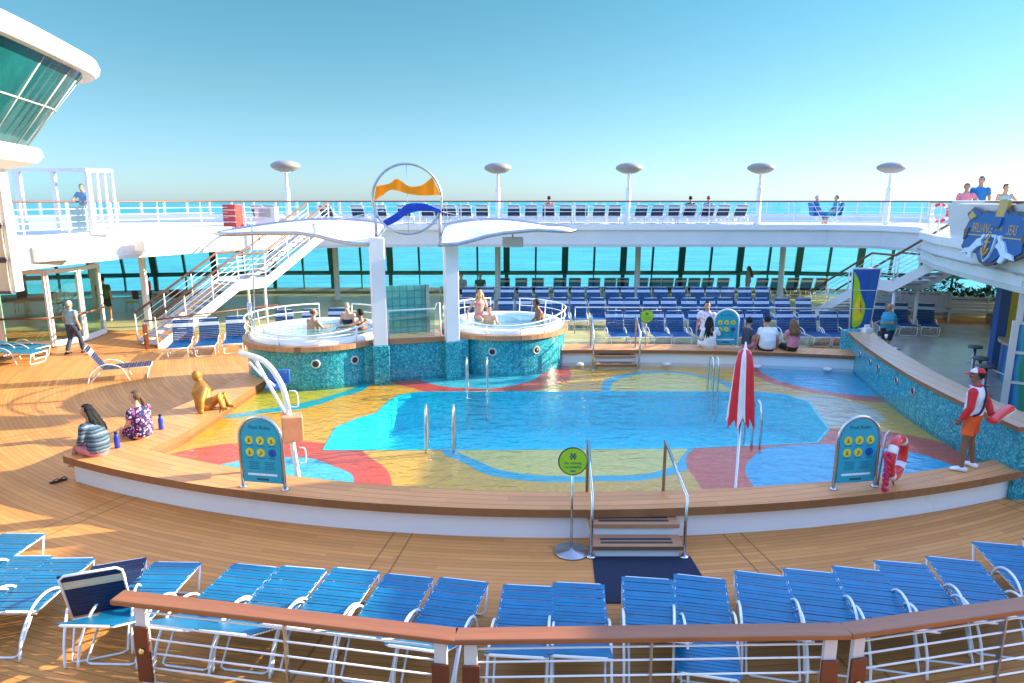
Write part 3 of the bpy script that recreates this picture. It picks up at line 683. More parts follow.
# window wall of the lower deck: dark green mullions leaning inward
WB = [(-30.5, 14), (-30.5, 32.2), (-22, 35.8), (-13, 37.4), (14, 37.4), (23, 35.6), (30.5, 29.5), (30.5, 12)]
WT = [(x * 0.985, y - 0.75) for x, y in WB]
ww = thing('window_wall', 'long wall of sea facing windows in dark green frames under the upper deck', 'window wall')
z1, z2 = 1.12, 3.0
dB = dense(WB, 1.62)
def up_(p, f): # point on the leaning upper part
    return (p[0], p[1] - 0.28 * f, z1 + (z2 - z1) * f)
B().loftwall([(x, y, 0.25) for x, y in WB], [(x, y, z1) for x, y in WB]).loftwall([up_(p, 0) for p in WB], [up_(p, 1) for p in WB]).build('pane', 'window_glass', ww)
B().tube([(x, y, z1) for x, y in WB], 0.115, 4).build('transom', 'green_frame', ww)
B().tube([(x, y, 0.16) for x, y in WB], 0.16, 4).build('sill', 'light_grey', ww)
def beam(b, a, c, wx, wy):
    P = [V((sx * wx / 2, sy * wy / 2, 0)) for sx, sy in ((-1, -1), (1, -1), (1, 1), (-1, 1))]
    lo_, hi_ = [b.bm.verts.new(V(a) + q) for q in P], [b.bm.verts.new(V(c) + q) for q in P]
    b._faces([b.bm.faces.new(lo_), b.bm.faces.new(hi_)] + [b.bm.faces.new((lo_[i], lo_[(i + 1) % 4], hi_[(i + 1) % 4], hi_[i])) for i in range(4)], 0, False)
for i, p in enumerate(dB):
    w = 0.34 if i % 2 else 0.10
    m_ = B(); beam(m_, (p[0], p[1], 0.2), up_(p, 0), w * 0.6, 0.12); beam(m_, up_(p, 0), up_(p, 1), w, 0.14)
    m_.build('mullion', 'green_frame', ww)
# columns under and lamps upon the promenade
for i, x in enumerate((-8.9, -0.72, 6.35, 13.65)):
    c = B().lathe([(0.19, 0), (0.19, 0.1), (0.14, 0.12), (0.14, 2.9), (0.2, 2.9), (0.2, 3.0)], (x, 34.6, 0), 16).build('deck_column', 'white_paint')
    tag(c, ['round white column between the staircase and the ring ornament columns', 'round white column just right of the cascade columns and glass block screen', 'round white column behind the green no running sign on the far ledge', 'round white column behind the people seated on the far ledge'][i], 'column', 'round white columns under the promenade')
c = B().box((-14.75, 27.3, 1.5), (0.2, 0.2, 3.0), bev=0.02).build('deck_column', 'white_paint'); tag(c, 'square white column at the foot of the left staircase', 'column')
c = B().box((-18.8, 30.6, 1.5), (0.2, 0.2, 3.0), bev=0.02).build('deck_column', 'white_paint'); tag(c, 'thin white column behind the man in the green shirt', 'column')
def mush(label, x, y):
    t = thing('mushroom_lamp', label, 'lamp', (x, y, FL), 0, 'mushroom lamps along the promenade')
    B().lathe([(0.20, 0), (0.20, 0.1), (0.12, 0.14), (0.12, 1.7), (0.075, 1.78), (0.075, 2.3), (0.16, 2.52)], n=16).build('pole', 'white_paint', t)
    B().lathe([(0.10, 2.36), (0.42, 2.47), (0.61, 2.58), (0.655, 2.66), (0.61, 2.75), (0.45, 2.84), (0.22, 2.90), (0.0, 2.915)], n=28).build('shade', 'lamp_grey', t)
    B().lathe([(0.11, 2.35), (0.22, 2.395), (0.22, 2.41), (0.11, 2.37)], n=20).build('lens', 'white_enamel', t)
for lab, x, y in (('mushroom lamp left of the ring ornament above the stairs', -10.2, 31.7), ('mushroom lamp just right of the ring ornament', -0.68, 33.6), ('mushroom lamp in the middle of the promenade above the green far sign', 5.6, 33.6), ('mushroom lamp above the seated group and the umbrella', 11.9, 33.6), ('rightmost mushroom lamp beside the life ring', 17.9, 33.2)):
    mush(lab, x, y)

# ------------------------------------------------------------------ staircases
def stair(label, a, c, w, land=0.5):
    t = thing('staircase', label, 'staircase')
    A, C = V(a), V(c); d = C - A; hd = V((d.x, d.y, 0)); run = hd.length; u = hd.normalized(); s = V((-u.y, u.x, 0)) * w / 2
    lr = 1.2; fl = (run - lr) / 2
    P = [A, A + u * fl + V((0, 0, d.z / 2)), A + u * (fl + lr) + V((0, 0, d.z / 2)), C]
    rot = math.atan2(u.y, u.x)
    for sg in (-1, 1):
        st = B()
        for p, q in ((P[0], P[1]), (P[1], P[2]), (P[2], P[3])):
            o = s * sg
            st.loftwall([p + o - V((0, 0, 0.30)), q + o - V((0, 0, 0.30))], [p + o + V((0, 0, 0.1)), q + o + V((0, 0, 0.1))])
            o2 = o * 0.94
            st.loftwall([p + o2 - V((0, 0, 0.30)), q + o2 - V((0, 0, 0.30))], [p + o2 + V((0, 0, 0.1)), q + o2 + V((0, 0, 0.1))])
            st.loftwall([p + o - V((0, 0, 0.30)), q + o - V((0, 0, 0.30))], [p + o2 - V((0, 0, 0.30)), q + o2 - V((0, 0, 0.30))])
            st.loftwall([p + o + V((0, 0, 0.1)), q + o + V((0, 0, 0.1))], [p + o2 + V((0, 0, 0.1)), q + o2 + V((0, 0, 0.1))])
        st.build('stringer', 'white_paint', t)
        B().tube([p + s * sg * 0.97 + V((0, 0, 1.06)) for p in P], 0.045, 8).build('handrail', 'rail_brown', t)
        rr = B()
        for z in (0.28, 0.46, 0.64, 0.84): rr.tube([p + s * sg * 0.97 + V((0, 0, z)) for p in P], 0.012, 5)
        rr.build('rails', 'white_frame', t)
        for p, q, n in ((P[0], P[1], 3), (P[2], P[3], 3)):
            for i in range(n + 1):
                x = p + (q - p) * i / n + s * sg * 0.97
                B().tube([x, x + V((0, 0, 1.05))], 0.026, 6).build('post', 'white_frame', t)
    for p, q in ((P[0], P[1]), (P[2], P[3])):
        n = 11
        for i in range(n):
            x = p + (q - p) * (i + 0.5) / n
            B().box((x.x, x.y, x.z), ((q - p).xy.length / n + 0.03, w * 0.93, 0.035), rot).build('tread', 'grey_paint', t)
    m = (P[1] + P[2]) / 2; B().box((m.x, m.y, m.z - 0.03), (lr, w * 0.93, 0.05), rot).build('landing', 'grey_paint', t)
    for sg in (-1, 1):
        x = P[2] + s * sg * 0.8
        B().tube([(x.x, x.y, 0), (x.x, x.y, x.z - 0.25)], 0.06, 10).build('support_post', 'white_paint', t)
    return t
stair('white staircase with wooden handrails climbing from the left deck to the promenade', (-12.75, 23.4, 0.05), (-8.35, 29.9, FL), 1.35)
stair('white staircase behind the painted panel climbing to the right balcony', (13.75, 30.0, 0.05), (15.6, 22.2, FL), 1.3)
# ------------------------------------------------------------------ observation lounges either side
def lounge(label, mir):
    """overhanging glazed lounge: white rounded roof ring, glass leaning outwards, white base ring"""
    t = thing('observation_lounge', label, 'lounge')
    X = (lambda x: x) if not mir else (lambda x: 2 * 1.15 - x)
    top = [(-7.0, 4.5), (-7.35, 8.3), (-7.7, 10.8), (-8.2, 13.1), (-8.5, 14.2), (-8.95, 14.85), (-9.7, 15.3), (-11.0, 15.5), (-18.5, 15.6)]
    top = [(p.x + 0.18, p.y + 0.15) for p in bez([(*q, 0) for q in top], 6)]
    bot = [(x - 1.0 - max(0, (y - 12)) * 0.02, y - 0.95 * min(1, max(0, (-6.5 - x) / 2.5))) for x, y in top]
    def side(path, d): return [(X(x), y) for x, y in offset(path, d)]
    zt, zb = 7.42, 6.0
    b = B()
    prof = [(0.35, zt + 0.06), (-0.02, zt), (-0.10, zt + 0.07), (-0.12, zt + 0.18), (-0.07, zt + 0.30), (0.15, zt + 0.40), (1.2, zt + 0.46)]
    rows = [[(x, y, z) for x, y in side(top, d)] for d, z in prof]
    for A, C in zip(rows, rows[1:]): b.loftwall(A, C)
    b._faces(b.bm.faces, 0, True)
    b.build('roof_ring', 'white_paint', t)
    soff = [(x, y, zt + 0.055) for x, y in side(top, 0.3)]
    B().poly(soff + [(X(-18.5), 4.5, zt + 0.06)]).build('ceiling', 'grey_paint', t)
    B().poly([(x, y, zt + 0.42) for x, y in side(top, 0.3)] + [(X(-18.5), 4.5, zt + 0.42)]).build('roof', 'white_paint', t)
    hi = [(x, y, zt + 0.04) for x, y in side(top, 0.20)]; lo_ = [(X(x), y, zb) for x, y in bot]
    B().loftwall(lo_, hi).build('glazing', 'dark_teal', t)
    for i in range(0, len(hi), 4):
        B().tube([lo_[i], hi[i]], 0.018, 5).build('mullion', 'grey_paint', t)
    mid = [tuple(V(p) * 0.5 + V(q) * 0.5) for p, q in zip(lo_, hi)]
    B().tube(mid, 0.02, 5).build('glazing_bar', 'grey_paint', t)
    b = B(); prof = [(0.0, zb + 0.02), (-0.22, zb - 0.02), (-0.26, zb - 0.16), (-0.12, zb - 0.30), (0.35, zb - 0.42), (0.6, zb - 0.75), (0.7, FL)]
    rows = [[(X(x), y, z) for x, y in offset(bot, d)] for d, z in prof]
    for A, C in zip(rows, rows[1:]): b.loftwall(A, C)
    b._faces(b.bm.faces, 0, True); b.build('base_ring', 'white_paint', t)
    B().poly([(X(x), y, zb + 0.03) for x, y in offset(bot, 0.05)] + [(X(-18.5), 4.5, zb + 0.03)]).build('floor', 'dark_grey', t)
    return t
lounge('observation lounge with white roof ring and dark teal leaning glass, at upper left', False)
# unseen blockers added beyond the picture edge to shade the terrace
t = thing('shade_wall', 'added white shade wall along the right wing of the promenade, out of the picture', 'wall')
B().box((13.6, 11.9, 4.78), (0.2, 11.0, 1.84), bev=0.02).build('wall', 'white_paint', t)
t = thing('shade_block', 'added tall white shade block on the right wing of the promenade, out of the picture', 'shade block')  # added block out of view, casting shade on the near left deck
B().box((14.9, 14.1, 5.5), (2.0, 1.7, 3.3), bev=0.05).build('wall', 'white_paint', t); B().box((14.9, 14.1, 7.2), (2.2, 1.9, 0.1), bev=0.02).build('roof', 'light_grey', t)

# framed panel tower at the left picture edge
t = thing('panel_tower', 'white tower with framed beige panels at the left edge below the lounge', 'tower', (-12.28, 16.55, 0))
B().box((-1.0, 0.21, 4.45), (2.3, 0.30, 3.3), bev=0.02).build('core', 'white_paint', t)
for i in range(4):
    z = 3.18 + i * 0.82
    f = B()
    f.box((-1.0, 0.03, z), (2.1, 0.05, 0.70), mat=0); f.build('panel', 'panel_beige', t)
    B().tube([(-2.1, -0.01, z - 0.38), (0.10, -0.01, z - 0.38), (0.10, -0.01, z + 0.38), (-2.1, -0.01, z + 0.38)], 0.04, 4, closed=True).build('panel_frame', 'joint_grey', t)
# glass wind booth on the promenade at left
t = thing('glass_booth', 'white framed glass booth on the left promenade with a man inside', 'glass shelter', (-16.9, 23.9, FL), R(-1))
fr = B(); h = 2.15
for x, w_ in ((-0.45, 0.1), (0.05, 0.24), (1.3, 0.14), (2.45, 0.12)): fr.box((x, 0, h / 2), (w_, 0.13, h))
fr.box((1.0, 0, h), (3.0, 0.16, 0.12)).box((1.0, 0, 0.06), (3.0, 0.12, 0.14))
for k in range(4): fr.box((2.5 + 0.13 * k, 0.05 + 0.22 * k, h / 2), (0.07, 0.07, h))
fr.box((2.69, 0.38, h), (0.10, 0.85, 0.12), R(-30)).box((2.69, 0.38, 0.06), (0.1, 0.85, 0.12), R(-30))
fr.build('frame', 'white_paint', t)
pn = B()
for x0, x1 in ((-0.4, -0.07), (0.17, 1.23), (1.37, 2.39)): pn.poly([(x0, 0, 0.12), (x1, 0, 0.12), (x1, 0, h - 0.07), (x0, 0, h - 0.07)])
pn.build('pane', 'clear_glass', t)
q = B().box((0, 0, 0.45), (0.5, 0.45, 0.9), bev=0.03).box((0, 0, 0.92), (0.6, 0.52, 0.05)).build('podium', 'light_grey', loc=(-15.1, 24.35, FL)); tag(q, 'pale podium at the promenade rail in front of the man in blue', 'podium')
for k, (x, y) in enumerate(((-14.9, 22.4), (-13.7, 25.9))):
    q = B().box((0, 0, 0), (1.5 - 0.7 * k, 0.5, 0.5 - 0.1 * k), bev=0.04).build('deck_locker', 'light_grey', loc=(x + 0.15, y - 0.25, 3.35)); q.rotation_euler = (0, 0, R(68)); tag(q, ['large slanting beige box mounted on the promenade fascia under the glass booth', 'small beige box mounted on the promenade fascia right of the booth'][k], 'box')
t = thing('red_cabinet', 'red cabinet with white shelves standing on the left promenade', 'cabinet', (-11.9, 29.6, FL), R(-30))
B().box((0, 0, 0.5), (0.8, 0.4, 0.95), bev=0.02).build('body', 'red_paint', t)
for z in (0.25, 0.5, 0.75): B().box((0, -0.21, z), (0.84, 0.02, 0.03)).build('shelf', 'white_paint', t)
q = B().box((0, 0, 0.45), (0.9, 0.5, 0.85), bev=0.02).box((0, -0.26, 0.6), (0.5, 0.02, 0.35), mat=1).build('service_cart', ['white_paint', 'grey_paint'], loc=(-10.8, 30.6, FL)); tag(q, 'white service cart right of the red cabinet on the promenade', 'cart')

# glazed entrance vestibule at left
t = thing('glass_vestibule', 'white framed glass entrance vestibule with wooden push rail at far left', 'entrance', (0, 0, 0))
pl = [(-21.5, 21.6), (-17.4, 22.9), (-15.9, 23.2), (-15.4, 24.2), (-15.55, 25.6)]
def pane(a, c, z0=0.05, z1=2.55):
    a, c = V((*a, 0)), V((*c, 0)); d = (c - a); u = d.normalized(); L = d.length; rz = math.atan2(u.y, u.x); m = (a + c) / 2
    f = B()
    for p in (a, c): f.box((p.x, p.y, (z0 + z1) / 2), (0.15, 0.12, z1 - z0), rz)
    f.box((m.x, m.y, z1 + 0.07), (L + 0.15, 0.14, 0.14), rz).box((m.x, m.y, z0 + 0.08), (L, 0.1, 0.2), rz)
    fr = f.build('frame', 'white_paint', t)
    B().poly([(a.x, a.y, z0), (c.x, c.y, z0), (c.x, c.y, z1), (a.x, a.y, z1)]).build('pane', 'door_glass', fr)
    B().tube([(a.x + u.y * 0.1, a.y - u.x * 0.1, 1.05), (c.x + u.y * 0.1, c.y - u.x * 0.1, 1.05)], 0.04, 6).build('push_rail', 'rail_brown', fr)
pane(pl[0], (-19.4, 22.2)); pane((-19.4, 22.2), pl[1]); pane(pl[1], pl[2]); pane(pl[2], pl[3]); pane(pl[3], pl[4])
# small cafe tables and chairs behind
def cafe(label, x, y, rz):
    t = thing('cafe_chair', label, 'chair', (x, y, 0), rz, 'cafe chairs by the far left windows')
    B().box((0, 0, 0.45), (0.42, 0.42, 0.05), bev=0.015).build('seat', 'bar_yellow', t)
    B().box((0, 0.2, 0.75), (0.40, 0.04, 0.40), bev=0.015).build('backrest', 'panel_wood', t)
    for sx in (-1, 1):
        for sy in (-1, 1): B().tube([(sx * 0.18, sy * 0.18, 0.44), (sx * 0.2, sy * 0.21, 0)], 0.014, 5).build('leg', 'dull_steel', t)
for i, (x, y, r) in enumerate(((-20.6, 30.6, 1.2), (-17.4, 31.0, -0.4), (-15.6, 31.4, 0.6), (-22.5, 31.0, 0.3))):
    cafe(['cafe chair behind the vestibule glass beside the man in green', 'cafe chair between the man in green and the person in red', 'cafe chair by the left staircase next to the person in red', 'leftmost cafe chair seen through the vestibule glass'][i], x, y, R(r * 57))
for i, (x, y) in enumerate(((-21.4, 31.9), (-16.6, 32.2))):
    t = thing('cafe_table', ['round white cafe table behind the vestibule glass', 'round white cafe table near the person in red by the windows'][i], 'table', (x, y, 0))
    B().lathe([(0.0, 0.72), (0.45, 0.72), (0.45, 0.75), (0.0, 0.755)], n=20).build('tabletop', 'white_paint', t); B().lathe([(0.25, 0), (0.05, 0.05), (0.05, 0.72)], n=14).build('pedestal', 'light_grey', t)

# ------------------------------------------------------------------ crest on the right balcony
def on_edge(s0, s1):
    pass
cA, cB = V((12.66, 20.2, 0)), V((11.55, 14.6, 0))
cu = (cB - cA).normalized(); cn = V((cu.y, -cu.x, 0)); rzc = math.atan2(cu.y, cu.x)
t = thing('balcony_panel', 'white balcony front panel carrying the ship crest, at right', 'panel')
a2, b2 = V((12.98, 20.4, 0)), V((11.2, 11.0, 0)); 
for off, nm in ((0.0, 'panel'),):
    q = B()
    for (p, z0, z1) in ((None, 3.35, 4.9),):
        A, C = a2 + cn * 0.12, b2 + cn * 0.12
        q.loftwall([(A.x + 0.25, A.y, z0), (C.x + 0.25, C.y, z0)], [(A.x - 0.1, A.y, z1), (C.x - 0.1, C.y, z1)])
        q.loftwall([(A.x + 0.30, A.y, z0), (C.x + 0.30, C.y, z0)], [(A.x - 0.05, A.y, z1), (C.x - 0.05, C.y, z1)])
        q.poly([(A.x - 0.1, A.y, z1), (A.x + 0.25, A.y, z0), (A.x + 0.30, A.y, z0), (A.x - 0.05, A.y, z1)])
    q.build('panel', 'white_paint', t)
so_ = [(x, y) for x, y in EDGE if 9.9 < y < 27 and x > 0]
sb = B(); sb.loftwall([(x, y, 3.36) for x, y in offset(so_, -0.13)], [(x, y, 2.86) for x, y in offset(so_, 0.75)])
sb.loftwall([(x, y, 2.86) for x, y in offset(so_, 0.75)], [(x, y, 2.84) for x, y in offset(so_, 2.4)]); sb.build('soffit', 'light_grey', t)
for i in range(1, len(so_) - 1):
    p_, q_ = offset(so_, -0.135)[i], offset(so_, 0.74)[i]; B().tube([(p_[0], p_[1], 3.355), (q_[0], q_[1], 2.855)], 0.015, 5).build('soffit_joint', 'grey_paint', t)
B().tube([(a2.x - 0.05, a2.y, 4.94), (b2.x - 0.05, b2.y, 4.94)], 0.06, 8).build('top_rail', 'light_grey', t)
# crest board: local x along the balcony, z up
cr = thing('ship_crest', 'blue carved ship crest board with the ship name, on the balcony front', 'crest', (11.93, 16.95, 4.14), rzc)
tilt = Matrix.Rotation(R(-10), 4, 'X')
hw = 1.88
outl = [(-1.0, 0.58), (-0.82, 0.80), (-0.55, 0.62), (-0.42, 0.70), (-0.2, 0.66), (-0.12, 0.80), (0.12, 0.80), (0.2, 0.66), (0.42, 0.70), (0.55, 0.62), (0.82, 0.80), (1.0, 0.58), (0.86, 0.42), (0.92, 0.1), (0.84, -0.12), (0.86, -0.42), (0.62, -0.62), (0.4, -0.5), (0.2, -0.78), (0, -0.86), (-0.2, -0.78), (-0.4, -0.5), (-0.62, -0.62), (-0.86, -0.42), (-0.84, -0.12), (-0.92, 0.1), (-0.86, 0.42)]
def plate(pts, y0, y1, mats_, name, par, sx=hw, sz=0.88):
    b = B(); P = [(x * sx, z * sz) for x, z in pts]
    b.prism(P, y0, y1); b.xf(tilt @ Matrix.Rotation(R(90), 4, 'X'))
    return b.build(name, mats_, par)
plate(outl, -0.0, 0.07, 'crest_brown', 'carved_border', cr)
plate([(x * 0.93, z * 0.90) for x, z in outl], 0.07, 0.10, 'crest_blue', 'board', cr)
plate([(-0.13, 0.02), (0.13, 0.02), (0.135, -0.38), (0.08, -0.62), (0, -0.76), (-0.08, -0.62), (-0.135, -0.38)], 0.10, 0.15, 'crest_pale', 'shield_border', cr)
plate([(-0.10, -0.06), (0.10, -0.06), (0.105, -0.38), (0.06, -0.58), (0, -0.70), (-0.06, -0.58), (-0.105, -0.38)], 0.15, 0.17, 'crest_blue', 'shield', cr)
plate([(-0.11, 0.52), (0.11, 0.52), (0.12, 0.98), (0.0, 1.02), (-0.12, 0.98)], 0.03, 0.11, 'crest_gold', 'crown', cr)
plate([(-0.11, 0.22), (0.11, 0.22), (0.12, 0.5), (-0.12, 0.5)], 0.10, 0.14, 'crest_blue', 'crown_plate', cr)
b = B().tube([(0, -0.19, -0.10), (0, -0.19, -0.48)], 0.03, 6).tube([(-0.13, -0.19, -0.18), (0.13, -0.19, -0.18)], 0.025, 6).tube(bez([(-0.17, -0.19, -0.33), (-0.1, -0.19, -0.46), (0, -0.19, -0.50), (0.1, -0.19, -0.46), (0.17, -0.19, -0.33)], 4), 0.028, 6).tube([(0.05 * math.cos(R(a)), -0.19, -0.05 + 0.05 * math.sin(R(a))) for a in range(0, 360, 30)], 0.018, 5, closed=True)
b.xf(tilt); b.build('anchor_emblem', 'crest_gold', cr)
for sx in (-1, 1):   # pale leaping supporters, either side of the shield
    plate([(sx * x, z) for x, z in [(0.16, -0.02), (0.24, 0.02), (0.27, -0.10), (0.36, -0.14), (0.50, -0.40), (0.66, -0.46), (0.72, -0.60), (0.52, -0.56), (0.46, -0.72), (0.36, -0.70), (0.40, -0.52), (0.28, -0.36), (0.18, -0.30), (0.24, -0.18)]], 0.10, 0.15, 'crest_pale', 'supporter_figure', cr)
    plate([(sx * x, z) for x, z in [(0.62, 0.5), (0.8, 0.66), (0.86, 0.5), (0.74, 0.40)]], 0.10, 0.13, 'crest_gold', 'scroll', cr)
    plate([(sx * x, z) for x, z in [(0.72, 0.16), (0.86, 0.1), (0.80, -0.2), (0.74, -0.1)]], 0.10, 0.13, 'crest_brown', 'scroll', cr)
tb = B()
for txt, x, sz in (('BRILLIANCE', -0.68, 0.27), ('OF THE', 0.17, 0.13), ('SEAS', 0.82, 0.27)):
    tb.text(txt, sz, Matrix.Translation((x, -0.105, 0.15 if sz > 0.2 else 0.17)) @ Matrix.Rotation(R(90), 4, 'X') @ Matrix.Diagonal((0.80, 1.25, 1, 1)))
tb.box((-0.90, -0.105, -0.03), (0.9, 0.01, 0.03)).box((0.90, -0.105, -0.03), (0.9, 0.01, 0.03))
tb.xf(tilt); tb.build('ship_name', 'crest_gold', cr)
# life ring on the promenade rail
def life_ring(label, loc, M, r=0.36):
    t = thing('life_ring', label, 'life ring', loc); t.matrix_world = Matrix.Translation(loc) @ M
    n = 32
    def seg(a0, a1, rad, m, name):
        b = B(); k = 8
        b.tube([(r * math.cos(a0 + (a1 - a0) * i / k), r * math.sin(a0 + (a1 - a0) * i / k), 0) for i in range(k + 1)], rad, 10)
        b.build(name, m, t)
    B().tube([(r * math.cos(2 * math.pi * i / n), r * math.sin(2 * math.pi * i / n), 0) for i in range(n)], 0.072, 10, closed=True).build('ring_body', 'red_plastic', t)
    for q in range(4): seg(R(q * 90 + 42), R(q * 90 + 62), 0.075, 'white_cloth', 'white_band')
    return t
life_ring('red and white life ring hung on the promenade rail near the right stair', (18.95, 30.8, 4.45), Matrix.Rotation(R(90), 4, 'X'), 0.38)

# ------------------------------------------------------------------ right hand bar: curved mosaic counter
bar = thing('bar_counter', 'long curved bar counter with turquoise mosaic front and wooden top beside the pool', 'bar counter')
BW = [(p.x, p.y) for p in bez([(9.80, 19.5, 0), (9.35, 17.9, 0), (8.95, 16.0, 0), (8.65, 14.2, 0), (8.52, 12.6, 0), (8.50, 11.5, 0), (8.50, 10.86, 0)], 6)]
B().strip(BW, offset(BW, 0.30), 0.0, 1.22).build('mosaic_wall', 'teal_mosaic', bar)
B().strip(offset(BW, -0.06), offset(BW, 0.62), 1.22, 1.30, 0, 1).build('countertop', ['counter_wood', 'coping_edge'], bar)
for f in (0.18, 0.25, 0.33, 0.42, 0.50):
    i = int(f * (len(BW) - 1)); x, y = BW[i]; x2, y2 = BW[i + 1]; a = math.atan2(y2 - y, x2 - x) - math.pi / 2
    p = B().lathe([(0.07, 0.0), (0.07, 0.03), (0.09, 0.03), (0.10, 0.015), (0.10, 0.0)], n=16, caps=False).xf(Matrix.Translation((x, y, 0.98)) @ Matrix.Rotation(a, 4, 'Z') @ Matrix.Rotation(R(90), 4, 'Y')).build('porthole', 'dull_steel', bar)
    B().lathe([(0.0, 0.0), (0.085, 0.0), (0.085, 0.02), (0.0, 0.026)], n=14).xf(Matrix.Translation((x, y, 0.98)) @ Matrix.Rotation(a, 4, 'Z') @ Matrix.Rotation(R(90), 4, 'Y')).build('porthole_lens', 'black', p)
B().box((9.9, 19.5, 0.66), (0.5, 0.4, 1.32), R(20), bev=0.02).build('end_block', 'teal_mosaic', bar)
# tall painted panel at its end
pp = thing('painted_panel', 'tall painted panel of blue and green swirls at the end of the bar counter', 'painted panel', (10.40, 20.05, 0), R(-4)); pp.scale = (0.80, 0.9, 1)
def flat(pts, y, m, name, th=0.01):
    b = B(); b.prism(pts, 0, th); b.xf(Matrix.Translation((0, y, 0)) @ Matrix.Rotation(R(90), 4, 'X')); return b.build(name, m, pp)
flat([(-0.36, 1.28), (0.30, 1.28), (0.48, 3.02), (-0.46, 3.02)], 0.02, 'sign_blue', 'board', 0.05)
flat([(0.02, 1.35), (0.27, 1.33), (0.43, 2.95), (0.15, 2.95), (0.05, 2.3), (0.12, 1.8)], -0.032, 'crest_blue', 'painted_swirl')
flat([(p.x, p.y) for p in bez([(-0.43, 2.95, 0), (-0.25, 2.7, 0), (-0.12, 2.3, 0), (0.08, 1.9, 0), (0.0, 1.45, 0), (-0.15, 1.32, 0), (-0.33, 1.34, 0), (-0.38, 2.0, 0), (-0.43, 2.9, 0)], 4)][:-1], -0.032, 'lime_sign', 'painted_swirl')
flat([(p.x, p.y) for p in bez([(-0.2, 2.3, 0), (-0.05, 2.0, 0), (-0.02, 1.6, 0), (-0.12, 1.5, 0), (-0.3, 1.5, 0), (-0.32, 1.9, 0), (-0.21, 2.28, 0)], 4)][:-1], -0.044, 'sign_yellow', 'painted_swirl', 0.008)
flat([(-0.13, 2.15), (-0.06, 1.95), (-0.05, 1.7), (-0.12, 1.8)], -0.054, 'cl_orange', 'painted_swirl', 0.006)
for z in (1.85, 2.4): flat([(-0.44, z), (0.42, z), (0.42, z + 0.02), (-0.44, z + 0.02)], -0.054, 'light_grey', 'joint_strip', 0.012)
for sx, x0, x1 in ((-1, -0.40, -0.49), (1, 0.33, 0.51)): B().tube([(x0, 0, 1.25), (x1, 0, 3.05)], 0.03, 6).build('side_frame', 'light_grey', pp)
B().tube([(-0.49, 0, 3.04), (0.51, 0, 3.04)], 0.03, 6).build('top_frame', 'light_grey', pp)
# things on the counter
for i, (x, y, m, lab) in enumerate(((10.15, 19.2, 'white_cloth', 'white napkin holder on the far end of the bar counter'), (10.35, 18.7, 'black', 'black condiment caddy on the bar counter in front of the man in blue'), (10.25, 18.35, 'white_enamel', 'white cup on the bar counter near the man in blue'))):
    if m == 'white_enamel': q = B().lathe([(0.03, 0), (0.042, 0.11), (0.036, 0.11), (0.026, 0.01)], n=14)
    else: q = B().box((0, 0, 0.07), (0.24, 0.16, 0.14), R(20), bev=0.015).box((0, 0, 0.17), (0.18, 0.03, 0.12), R(20))
    q = q.build(['napkin_holder', 'condiment_caddy', 'cup'][i], m, loc=(x, y, 1.30)); tag(q, lab, ['napkin holder', 'caddy', 'cup'][i])
def bar_stool(label, x, y, sq, h=0.78):
    t = thing('bar_stool', label, 'stool', (x, y, 0), R(15), 'stools along the pool bar' if sq else 'stools at the right hand bar')
    if sq: B().box((0, 0, h), (0.40, 0.40, 0.07), bev=0.02).build('seat', 'stool_seat', t); B().box((0, 0, h + 0.037), (0.36, 0.36, 0.006)).build('cushion', 'white_cloth', t)
    else: B().lathe([(0.0, h - 0.04), (0.18, h - 0.04), (0.2, h), (0.17, h + 0.035), (0.0, h + 0.04)], n=18).build('seat', 'stool_seat', t)
    B().lathe([(0.22, 0), (0.2, 0.02), (0.045, 0.05), (0.04, h - 0.05)], n=14).build('pedestal', 'dull_steel', t)
    B().tube([(0.15 * math.cos(R(a)), 0.15 * math.sin(R(a)), 0.28) for a in range(0, 360, 30)], 0.011, 5, closed=True).build('foot_ring', 'dull_steel', t)
for i, (x, y) in enumerate(((10.95, 19.4), (10.55, 18.2), (10.25, 17.1), (10.0, 16.0))):
    bar_stool('square topped stool behind the bar counter, %s from the painted panel' % ORD[i], x, y, True)
for i, (x, y) in enumerate(((12.3, 17.2), (12.75, 18.1), (13.6, 19.6), (12.2, 15.7))):
    bar_stool(['round bar stool directly behind the lifeguard cap', 'round bar stool second from the lifeguard', 'farthest round bar stool beside the dark blue post', 'round bar stool nearest the steel pillar'][i], x, y, False, 0.8)
# right hand bar with yellow back wall, blue pillar, art panels
t = thing('side_bar', 'side bar at the right edge with yellow wall, curved blue counter and art panels', 'bar')
B().box((15.95, 20.6, 1.45), (2.2, 0.15, 2.9), R(-8)).build('yellow_wall', 'bar_yellow', t)
B().box((14.65, 20.2, 1.45), (0.30, 0.3, 2.9), R(-8), bev=0.02).build('corner_post', 'bar_blue', t)
cp = arc_pts((15.8, 18.2), 2.0, R(140), R(235), 16)
B().strip(cp, [(15.8 + (x - 15.8) * 0.88, 18.2 + (y - 18.2) * 0.88) for x, y in cp], 0.0, 1.05).build('counter_front', 'mural_blue', t)
B().strip([(15.8 + (x - 15.8) * 1.05, 18.2 + (y - 18.2) * 1.05) for x, y in cp], [(15.8 + (x - 15.8) * 0.7, 18.2 + (y - 18.2) * 0.7) for x, y in cp], 1.05, 1.12).build('countertop', 'counter_wood', t)
B().tube([(15.8 + (x - 15.8) * 1.12, 18.2 + (y - 18.2) * 1.12, 0.3) for x, y in cp], 0.025, 6).build('foot_rail', 'steel', t)
t = thing('art_screen', 'steel framed screen of dark blue and green art panels at the right edge', 'screen', (11.80, 15.75, 0), R(-30))
fr = B()
for x in (0, 1.5): fr.box((x, 0, 1.12), (0.14, 0.14, 2.24), bev=0.01)
